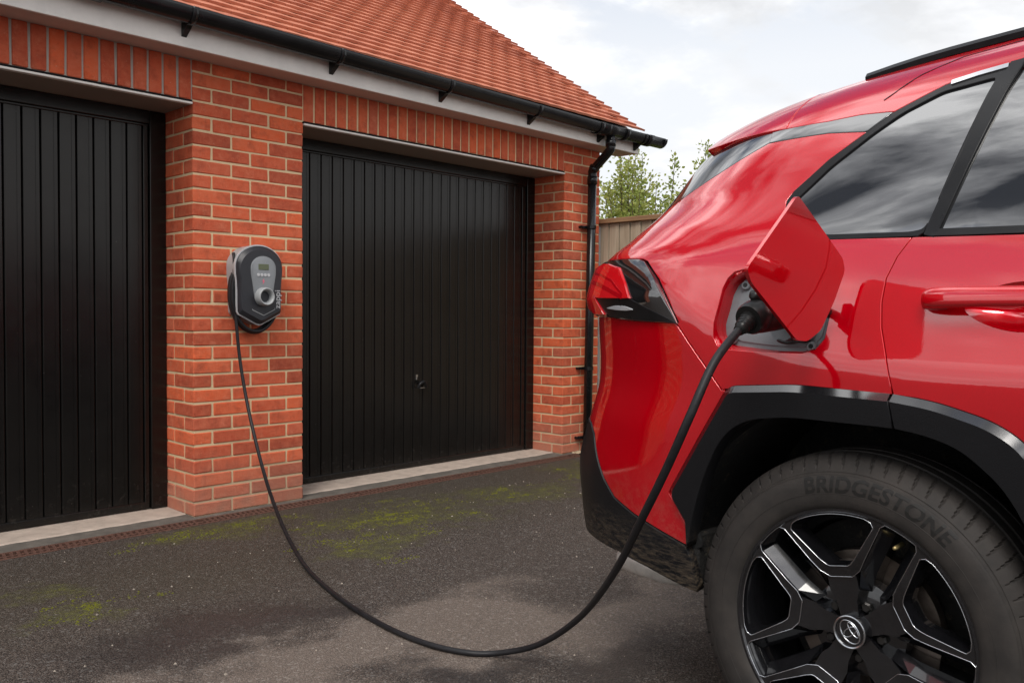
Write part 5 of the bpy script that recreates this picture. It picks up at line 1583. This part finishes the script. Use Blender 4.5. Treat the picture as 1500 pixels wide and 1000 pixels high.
    mb = MB(); x, z = P2(.216, 36, 29); mb.tube([(x, .05, z), (x * .985, .024, z * .985), (x * .983, .014, z * .983)], [.0045, .0045, .0035], 10); mb.build('valve_stem', simple('valve_brass', (.42, .33, .15), .4, .7), wh, True)
    # dark back of the wheel
    lathe('dust_shield', [(.0, -.16), (.215, -.165)], M_LINER, wh, 32)
    return wh
WZ = .37
build_wheel((0, 0, WZ))
def copy_tree(o, parent):
    c = o.copy(); COL.objects.link(c); c.parent = parent
    for ch in o.children: copy_tree(ch, c)
    return c
first = [o for o in CAR.children if o.name.startswith('wheel') and o.type == 'EMPTY'][0]
for loc, fl in (((2.69, 0, WZ), 0), ((0, 2 * HALF, WZ), PI), ((2.69, 2 * HALF, WZ), PI)):
    c = copy_tree(first, CAR); c.location = loc; c.rotation_euler = (0, 0, fl)

# ------------------------------------------------------------------ charging plug (part of the cable)
carM = Matrix.Translation((-.414, -3.629, .06)) @ Matrix.Rotation(RAD(-93.17), 4, 'Z')
def world(p): return carM @ Vector(p)
IN = world(at(-.135, 1.045, -.02)); EN = Vector(CP[-1])
ax = (EN - IN); ln_ = ax.length; ax.normalize()
off0 = Vector(E0)
mid = IN + ax * ln_ * .45
mb = MB(); mb.tube([IN - ax * .02, IN + ax * .045, IN + ax * .05, mid, EN - ax * .035, EN - ax * .022], [.032, .032, .039, .038, .034, .029], 24)
PL = sharp_smooth(local(mb, E0).build('plug', M_BLK, CB), 40)
tdir = (Vector(CP[-2]) - EN).normalized()
cd_ = (ax * .6 + tdir * .4).normalized()
mb = MB(); mb.tube([EN - cd_ * .034, EN - cd_ * .024, EN - cd_ * .004, EN + cd_ * .004, EN + cd_ * .004], [.032, .0345, .0335, .030, .021], 24); sharp_smooth(local(mb, E0).build('plug_collar', M_BLK, PL), 40)
mb = MB(); mb.tube([EN - cd_ * .004, EN + tdir * .010, EN + tdir * .028, EN + tdir * .042], [.0215, .0175, .0145, .0112], 18); local(mb, E0).build('strain_relief', M_BLK, PL, True)
for k_ in range(3):
    mb = MB(); c_ = EN + tdir * (.010 + .009 * k_); mb.tube([c_ - tdir * .002, c_ + tdir * .002], [.0190 - .0018 * k_] * 2, 18); local(mb, E0).build('relief_ring', M_BLK, PL, True)
up = Vector((0, 0, 1)); up = (up - ax * up.dot(ax)).normalized(); sd = ax.cross(up)
mb = MB(); mb.tube([IN + ax * .03 + up * .040, mid + up * .050, EN - ax * .06 + up * .046, EN - ax * .035 + up * .034], [.020, .024, .021, .014], 14); local(mb, E0).build('plug_grip', M_BLK, PL, True)
mb = MB(); mb.tube([EN - ax * .040 + up * .030, EN - ax * .022 + up * .048, EN - ax * .018 + up * .050], [.011, .011, .008], 12); local(mb, E0).build('release_button', M_BLK, PL, True)
